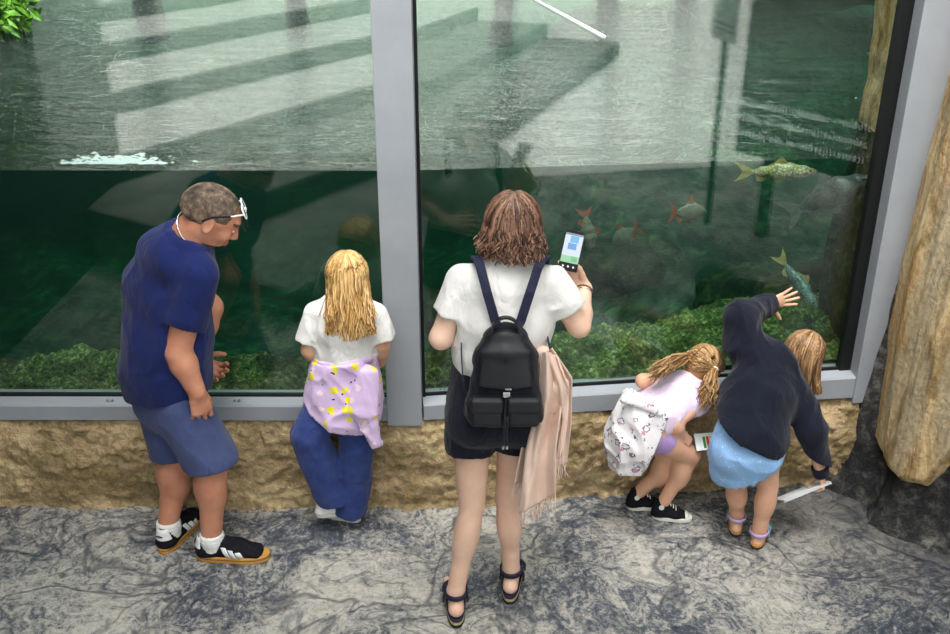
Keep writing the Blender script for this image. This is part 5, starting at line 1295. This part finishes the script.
# =================================================================== the small girl crouching over with pigtails
def small_girl():
    T = thing('person', 'small girl with pigtails in a lilac top crouching forward by the tank', 'person', P(655, 508, 3.62)*A(1, 1, 0))
    pel = P(643, 423, 3.55); nek = P(690, 386, 3.69); s = unit(nek-pel); R = unit(np.cross(s, A(.55, .45, -.7))); R = unit(A(.38, -.88, -.18)-s*np.dot(A(.38, -.88, -.18), s)); Fv = unit(np.cross(s, R))
    L = np.linalg.norm(nek-pel)
    def sp(t): return pel+s*L*t
    pts = [(sp(-.18), .085, .078), (sp(.05), .096, .080), (sp(.38), .088, .076), (sp(.68), .094, .074), (sp(.88), .088, .056), (sp(1.0), .038, .038)]
    hc = P(703, 370, 3.735); hf = unit(A(.62, .50, -.60)); hs = .84
    ho, hp, hR = head_ops(hc, hf, unit(A(.45, .35, .80)), hs, nek, .036)
    hipR, hipL = P(652, 434, 3.52), P(648, 430, 3.60); knR, knL = P(691, 456, 3.60), P(673, 462, 3.665); anR, anL = P(664, 501, 3.61), P(638, 493, 3.685)
    shR, shL = sp(.86)+R*.092, sp(.88)-R*.090; elR = P(674, 424, 3.52); wrR = P(683, 436, 3.55); elL = P(643, 381, 3.66); wrL = P(655, 385, 3.76)
    ops = torso(pts, R, Fv)+leg(hipL, knL, anL, .060, .040, .042, .028, A(-.8, -.2, 0))+leg(hipR, knR, anR, .062, .042, .043, .028, A(-.8, -.2, 0))
    ops += arm(shR, elR, wrR, .034, .027, .019)+arm(shL, elL, wrL, .034, .028, .020)+[seg(nek-s*.02, hp(0, -.02, -.045), .037, .036, k=.03)]
    dR = unit(P(692, 444, 3.57)-wrR); rh = hand(wrR, dR, unit(A(.3, .5, -.8)), 1, .62, ((20, 40, 25), (22, 40, 25), (26, 42, 25), (30, 44, 25)), k=.003)
    body_mesh(T, [(ops, .006, ()), (rh, .0028, ()), (hand(wrL, unit(A(.5, .6, -.3)), A(0, .3, -1), -1, .62), .0035, ())], FACE('skin_g'), (ho, .0046, (half(hp(0, -.02, -.08), -unit(hp(0, 0, 1)-hp(0, 0, 0))),), face_index(hp, hs)))
    tp = [(sp(-.02), .108, .094), (sp(.38), .104, .090), (sp(.68), .106, .086), (sp(.90), .094, .068), (sp(1.0), .055, .052)]
    so = torso(tp, R, Fv)
    for sh, g in ((shR, 1), (shL, -1)): so.append(seg(sh-R*g*.02, sh+R*g*.022, .046, .046, cap=True, k=.02))
    so.append(seg(sp(.99), sp(1.3), .042, .055, k=.006, sub=True))
    solid('top', so, .0055, M['lilac_tee'], T, (half(sp(.08), -s),), folds(.005, 14, s, 61))
    so = torso([(sp(-.12), .092, .084), (sp(.1), .098, .084)], R, Fv)
    for h, kn in ((hipR, knR), (hipL, knL)): so.append(seg(h, h+(kn-h)*.36, .066, .058, cap=True, k=.012))
    solid('shorts', so, .0055, M['lilac_short'], T)
    # printed jacket round the waist
    so = [seg(P(643, 412, 3.54), P(636, 438, 3.53), .096, .104, .100, .108, unit(A(1, 0, .25)), Y_, k=.02), seg(P(636, 438, 3.53), P(630, 466, 3.54), .104, .082, .108, .086, unit(A(1, 0, .2)), Y_, k=.02)]
    J = solid('tied_jacket', so, .0058, M['print_white'], T, (half(P(647, 398, 3.5), unit(s*.8+Z_*.4)), half(P(664, 430, 3.45), unit(A(1, -.1, -.35))), half(P(630, 470, 3.52), unit(A(-.05, -.25, -1)))), folds(.015, 12, (-.2, 0, 1), 67, 3.0))
    so = [seg(P(624, 399, 3.47), P(655, 409, 3.44), .016, .018, .010, .010, Z_, Y_, k=.01), seg(P(655, 409, 3.44), P(664, 420, 3.47), .018, .012, .010, .008, Z_, Y_, k=.01)]
    solid('jacket_sleeve', so, .005, M['print_white'], J, (), folds(.004, 26, (1, 0, 0), 71))
    # high top shoes
    for an, d in ((anR, unit(A(1, -.10, 0))), (anL, unit(A(1, .12, 0)))):
        S = thing_part('high_top_shoe', T); heel = A(an[0], an[1], 0)-d*.045; L = .172; sd = np.cross(d, Z_)
        sole('outsole', heel, d, L, .029, .034, 0, .022, M['rubber_white'], S)
        u = solid('upper', shoe_ops(heel, d, L, 0, .70, True), .0046, M['black_suede'], S, (half(heel+Z_*.020, -Z_), half(heel+Z_*.108, Z_)))
        V, F = nets(shoe_ops(heel, d, L, .002, .70), .0045, (half(heel+d*L*.80, -d), half(heel+Z_*.020, -Z_), half(heel+Z_*.040, Z_))); mesh('toe_cap', V, F, M['rubber_white'], u)
        for g in (-1, 1):
            mb = MB(); q = heel+d*L*.20+Z_*.072+sd*g*.0245; mb.tube([q, q+sd*g*.004], [.012, .011], 16); mb.build('ankle_patch', M['rubber_white'], u, smooth=False)
        for k in range(5):
            q = heel+d*L*(.36+.07*k)+Z_*(.094-.010*k); mb = MB(); mb.tube([q-sd*.018-Z_*.006, q, q+sd*.018-Z_*.006], .0024, 6); mb.build('lace', M['rubber_white'], u, smooth=True)
    # hair : cap, centre parting, two pigtails
    cap = hair_cap(hp, hR, hs, .008, [seg(hp(0, -.055, .0), hp(0, -.058, -.05), .054, .042, .030, .022, hR[0], hR[1], k=.03)], .0055)
    h = hair_core('hair', cap, M['hair_dblonde'], T)
    tieL, tieR = hp(-.078, -.050, .040), hp(.080, -.040, .028)
    pa = []
    o = hp(0, 0, 0); r_, f_, u_ = [(hp(*v)-o)/hs for v in ((1, 0, 0), (0, 1, 0), (0, 0, 1))]
    cen = hp(0, -.012, .032); rad = A(.080, .102, .086)*hs*1.09
    for i in range(760):
        g = -1 if i % 2 else 1; tie = tieR if g > 0 else tieL; a = rng.random()*2-1
        y0 = a*1.0; rd = unit(A(.03*g, math.sin(y0*1.45)*1.0, math.cos(y0*1.45))) if i % 5 < 2 else unit(A(.06*g+.5*g*rng.random(), .75-.3*rng.random() if a > .3 else -.9, .3 if a > .3 else -.75+1.0*rng.random()))
        q0 = np.array([(tie-cen) @ r_, (tie-cen) @ f_, (tie-cen) @ u_]); ex = unit(q0/rad)
        pts = []
        for t in np.linspace(0, 1, 9):
            q = unit(rd*(1-t)+ex*t)*rad*(1+.02*rng.random()); pts.append(cen+r_*q[0]+f_*q[1]+u_*q[2])
        pts[-1] = tie+rng.normal(size=3)*.004; pa.append((np.array(pts), .8+.4*rng.random()))
    strands('hair_locks', pa, .0044, M['hair_dblonde'], h, tip=.6)
    for tie, e0, e1, sg in ((tieL, P(668, 362, 3.60), P(648, 382, 3.55), -1), (tieR, P(708, 388, 3.56), P(703, 414, 3.545), 1)):
        pa = []
        for i in range(210):
            j = rng.normal(size=3)*A(.018, .014, .018); a = tie+rng.normal(size=3)*.005; b = e0+j*1.3; c = e0*.3+e1*.7+rng.normal(size=3)*.016-(e1-e0)*.4*rng.random(); w = rng.random()*6
            pts = []
            for t in np.linspace(0, 1, 14):
                q = a*(1-t)**2+2*b*t*(1-t)+c*t*t+(r_*math.sin(w+t*13)+u_*math.cos(w+t*11))*.009*t; pts.append(q)
            pa.append((np.array(pts), .7+.6*rng.random()))
        pg = strands('pigtail', pa, .0036, M['hair_dblonde'], h)
        mb = MB(); ax = unit(e0-tie); v = unit(np.cross(ax, A(.3, .2, 1))); w_ = np.cross(ax, v); mb.tube(ring(tie+ax*.006, .0125, .0125, v, w_, 18), .0045, 6); mb.build('hair_tie', M['white_leather'], pg, smooth=True)
    return wrR, dR
SG = small_girl()
def leaflet():
    a = P(690, 441, 3.56); c = P(706, 441, 3.60)
    T = thing('leaflet', 'small colourful leaflet in the hand of the small girl with pigtails', 'leaflet', c)
    u = unit(A(1, .25, -.05)); w = unit(A(-.05, .75, .55)); n = np.cross(u, w); U0 = c-u*.05-w*.04
    mb = MB(); mb.prism([(0, 0), (.105, 0), (.105, .075), (0, .075)], U0, u, w, n, .002); pg = mb.build('page', M['poster'], T)
    cols = [rgb(70, 140, 60), rgb(210, 60, 50), rgb(236, 190, 60), rgb(40, 90, 150)]
    for i, cl in enumerate(cols):
        mb = MB(); mb.prism([(.035+.016*i, .008), (.047+.016*i, .008), (.047+.016*i, .060), (.035+.016*i, .060)], U0+n*.0022, u, w, n, .0004); q = mb.build('printed_patch', simple('leaflet_print', cl, rough=.5), pg)
leaflet()

# =================================================================== the girl in the navy sweatshirt touching the glass
def navy_girl():
    T = thing('person', 'girl in a navy sweatshirt and light blue skirt reaching one hand to the glass', 'person', P(750, 525, 3.48)*A(1, 1, 0))
    pel = P(748, 432, 3.46); shLj = P(744, 343, 3.68); shRj = P(795, 392, 3.58); mid = (shLj+shRj)/2; s = unit(mid-pel); L = np.linalg.norm(mid-pel)
    Ru = unit((shRj-shLj)-s*np.dot(shRj-shLj, s)); Fu = unit(np.cross(s, Ru)); Fu = -Fu if Fu[1] < 0 else Fu
    R0 = unit(A(.96, .05, -.15)); F0 = unit(A(0, 1, .1))
    che = pel+s*L*.58; nek = mid+unit(A(.4, .3, .55))*.035
    pts = [(pel-Z_*.07, .110, .094), (pel, .118, .098), (pel+s*L*.3, .106, .086), (che, .114, .086), (mid, .108, .066), (nek, .044, .042)]
    Rs = [R0, R0, unit(R0+Ru*.4), unit(R0*.5+Ru), Ru, Ru]; Fs = [F0, F0, unit(F0+Fu*.4), unit(F0*.5+Fu), Fu, Fu]
    hc = P(800.5, 358, 3.71); hf = unit(A(.10, .78, -.62)); hs = .90
    ho, hp, hR = head_ops(hc, hf, unit(A(.42, .35, .84)), hs, nek, .042)
    hipL, hipR = P(735, 442, 3.47), P(764, 442, 3.46); knL, knR = P(736, 482, 3.49), P(768, 486, 3.44); anL, anR = P(737, 517, 3.525), P(759, 532, 3.435)
    elL = P(740, 316, 3.70); wrL = P(768, 304, 3.852); elR = P(812, 432, 3.50); wrR = P(821, 474, 3.50)
    ops = torso(pts, Rs, Fs)+leg(hipL, knL, anL, .066, .042, .043, .030, -Y_)+leg(hipR, knR, anR, .066, .042, .043, .030, -Y_)
    ops += arm(shLj, elL, wrL, .036, .030, .021)+arm(shRj, elR, wrR, .036, .030, .021)+[seg(nek, hp(0, -.02, -.045), .042, .040, k=.03)]
    gy = K[1]+(wrL[0]-K[0])*math.tan(YAW); dL = unit(A(.86, .10+.0, .20)); dL = unit(A(dL[0], dL[0]*math.tan(YAW)+.10, dL[2]))
    nL = A(-NR[0], -NR[1], 0)
    lh = [seg(elL+(wrL-elL)*.75, wrL, .025, .021, k=.01)]+hand(wrL, dL, nL, -1, .80, ((-4, 4, 3), (-4, 4, 3), (-4, 4, 3), (-4, 5, 4)), (14, 4, -7, -19), (62, -8, -6, 0), k=.003, thumb_in=.05)
    dR = unit(P(823, 492, 3.49)-wrR); nR = unit(A(-.8, .2, -.3))
    rh = [seg(elR+(wrR-elR)*.75, wrR, .025, .021, k=.01)]+hand(wrR, dR, nR, 1, .76, ((50, 60, 30), (54, 60, 30), (56, 60, 30), (60, 60, 30)), (4, 0, -3, -6), (50, 20, 30, 10), k=.003)
    fl = foot(anL, A(.22, 1, 0), .165, .68, .065)+[seg(anL+(knL-anL)*.25, anL, .032, .031, k=.02)]; fr_ = foot(anR, A(.42, .9, 0), .165, .68, .065)+[seg(anR+(knR-anR)*.25, anR, .032, .031, k=.02)]
    body_mesh(T, [(ops, .0065, ()), (lh, .003, (half(wrL-dL*.03, -dL),)), (rh, .0032, (half(wrR-dR*.02, -dR),)), (fl, .0045, ()), (fr_, .0045, ())], FACE('skin_g'), (ho, .0048, (half(hp(0, -.02, -.08), -unit(hp(0, 0, 1)-hp(0, 0, 0))),), face_index(hp, hs)))
    # sweatshirt
    tp = [(pel+Z_*.0, .136, .118), (pel+s*L*.3, .132, .112), (che, .136, .108), (mid, .126, .088), (nek, .066, .062)]
    so = torso(tp, Rs[1:], Fs[1:], 0, .04)
    so += [seg(shLj, elL, .080, .056, k=.05), seg(elL, wrL, .054, .036, k=.03, cap=True), seg(shRj, elR, .058, .047, k=.04), seg(elR, wrR, .047, .034, k=.03, cap=True)]
    so += [ell(pel+A(-.048, -.035, -.01), (.100, .102, .10), None, .04), ell(pel+A(.048, -.035, -.01), (.100, .102, .10), None, .04)]
    so.append(seg(nek+s*.0, nek+unit(hp(0, -.02, -.045)-nek)*.12, .046, .06, k=.006, sub=True))
    c0 = P(747, 431, 3.36); hem = A(.42, -.25, -.86)
    hemn = unit(np.cross(unit(P(783, 447, 3.46)-P(711, 413, 3.46)), A(0, 1, .15))); hemn = -hemn if hemn[2] > 0 else hemn
    S = solid('sweatshirt', so, .0062, M['navy_sweat'], T, (half(P(747, 431, 3.45), hemn),), folds(.010, 9, (.3, .2, 1), 81, 2.2))
    for el, wr, d in ((elL, wrL, dL), (elR, wrR, dR)):
        ax = unit(wr-el); c = wr-d*.010; so = [seg(c-ax*.026, c+ax*.018, .0365, .0335, cap=True, cap0=True, k=.01), seg(c, c+ax*.06, .024, .025, k=.003, sub=True)]; solid('cuff', so, .0045, M['navy_sweat'], S)
    # skirt with a frilled edge
    so = torso([(pel-Z_*.17, .134, .108), (pel-Z_*.10, .134, .114), (pel+Z_*.0, .126, .108)], R0, F0, 0, .03)+[ell(pel+A(-.052, -.035, -.07), (.090, .092, .090), None, .03), ell(pel+A(.05, -.035, -.07), (.090, .092, .090), None, .03)]
    hn = unit(np.cross(unit(P(783, 452, 3.46)-P(712, 483, 3.46)), A(0, 1, .05))); hn = -hn if hn[2] > 0 else hn
    def frill(X, Y, Z):
        th = np.arctan2(Y-pel[1], X-pel[0]); q = P(742, 471, 3.46)
        return (X-q[0])*hn[0]+(Y-q[1])*hn[1]+(Z-q[2])*hn[2]+.007*np.sin(th*19)
    so.append(seg(pel-Z_*.14, pel-Z_*.40, .115, .120, .082, .09, R0, F0, k=.004, sub=True))
    solid('skirt', so, .0062, M['print_blue'], T, (frill, half(P(747, 422, 3.45), -hemn)), folds(.007, 11, (0, 0, 1), 87))
    # sandals
    for an, d in ((anL, unit(A(.22, 1, 0))), (anR, unit(A(.42, .9, 0)))):
        S = thing_part('sandal', T); heel = A(an[0], an[1], 0)-d*.052; sd = np.cross(d, Z_)
        sole('outsole', heel, d, .178, .030, .037, 0, .007, M['black_sole'], S); sole('cork_bed', heel, d, .177, .030, .037, .007, .024, M['cork'], S, .001)
        lav = simple('lavender_strap', rgb(196, 176, 220), rough=.5); tea = simple('teal_strap', rgb(120, 196, 190), rough=.4)
        mb = MB(); c = an+Z_*.006; pr = ring(c-d*.004, .035, .038, sd, d, 24); mb.band(pr, ring_n(c, pr), .017, .003); q = mb.build('ankle_strap', lav, S, smooth=True); q['label'] = 'lavender ankle strap'
        for o, m2 in ((.048, lav), (.085, tea)):
            mb = MB(); c = heel+d*(.052+o); tt = np.linspace(0, PI, 14); pr = [c+sd*math.cos(t)*.037+Z_*(.020+math.sin(t)*(.036 if o < .06 else .028)) for t in tt]
            mb.band(pr, [unit(sd*math.cos(t)+Z_*math.sin(t)) for t in tt], .026, .003); q = mb.build('front_strap', m2, S, smooth=True); q['label'] = 'lavender front strap' if m2 is lav else 'teal front strap'
        for g in (-1, 1):
            mb = MB(); mb.band([an+sd*g*.036+Z_*.004, heel+d*.085+sd*g*.037+Z_*.024], sd*g, .015, .003); mb.build('side_strap', lav if g < 0 else tea, S)
    # hair falling to the far side
    cap = hair_cap(hp, hR, hs, .009, [seg(hp(0, -.055, .0), P(805, 374, 3.66), .056, .052, .040, .030, hR[0], hR[1], k=.04), seg(P(805, 374, 3.66), P(808, 384, 3.66), .048, .034, .026, .016, X_, Y_, k=.03)], .006)
    h = hair_core('hair', cap, M['hair_light'], T)
    def ends(ph, a, b):
        x = math.sin(ph); return P(803+x*16+5*(a-.5), 391+8*b-5*abs(x), 3.625+.03*a+.03*max(0, math.cos(ph)))
    strands('hair_locks', long_hair(hp, hs, 600, (66, 294), ends, -.01, .006, .8, -.1, 1.09, 11), .0046, M['hair_light'], h)
    def ends2(ph, a, b): return P(772+9*a, 352+14*b, 3.625)
    strands('loose_strand', long_hair(hp, hs, 34, (250, 290), ends2, -.02, .008, 1.0, -.1, 1.06, 10), .0045, M['hair_light'], h)
    return dR, wrR
NG = navy_girl()
def booklet():
    a, b = P(782, 503, 3.44), P(829, 484, 3.50); u = unit(b-a); L = np.linalg.norm(b-a)
    T = thing('booklet', 'white folded booklet held low by the girl in the navy sweatshirt', 'booklet', (a+b)/2)
    w = unit(ray(805, 494)+A(0, 0, .13)); w = unit(w-u*w.dot(u)); n = np.cross(u, w); n = n if n[2] > 0 else -n
    for i, (an, z, nm) in enumerate(((0, 0, 'cover'), (2, .003, 'page'), (4, .006, 'page'), (6, .009, 'cover'))):
        c, s_ = math.cos(math.radians(an)), math.sin(math.radians(an)); w2 = w*c+n*s_; n2 = n*c-w*s_
        mb = MB(); mb.prism([(0, 0), (L, 0), (L, .105), (0, .105)], a-w*.03+n*z, u, w2, n2, .0012); pg = mb.build(nm, M['poster'], T)
        if i == 9:
            for k in range(3):
                mb = MB(); mb.prism([(.02+.05*k, .004), (.055+.05*k, .004), (.055+.05*k, .06), (.02+.05*k, .06)], a-w*.03+n*z+n2*(.0014 if i else -.0006), u, w2, n2, .0004); mb.build('printed_block', M['riser'], pg)
booklet()
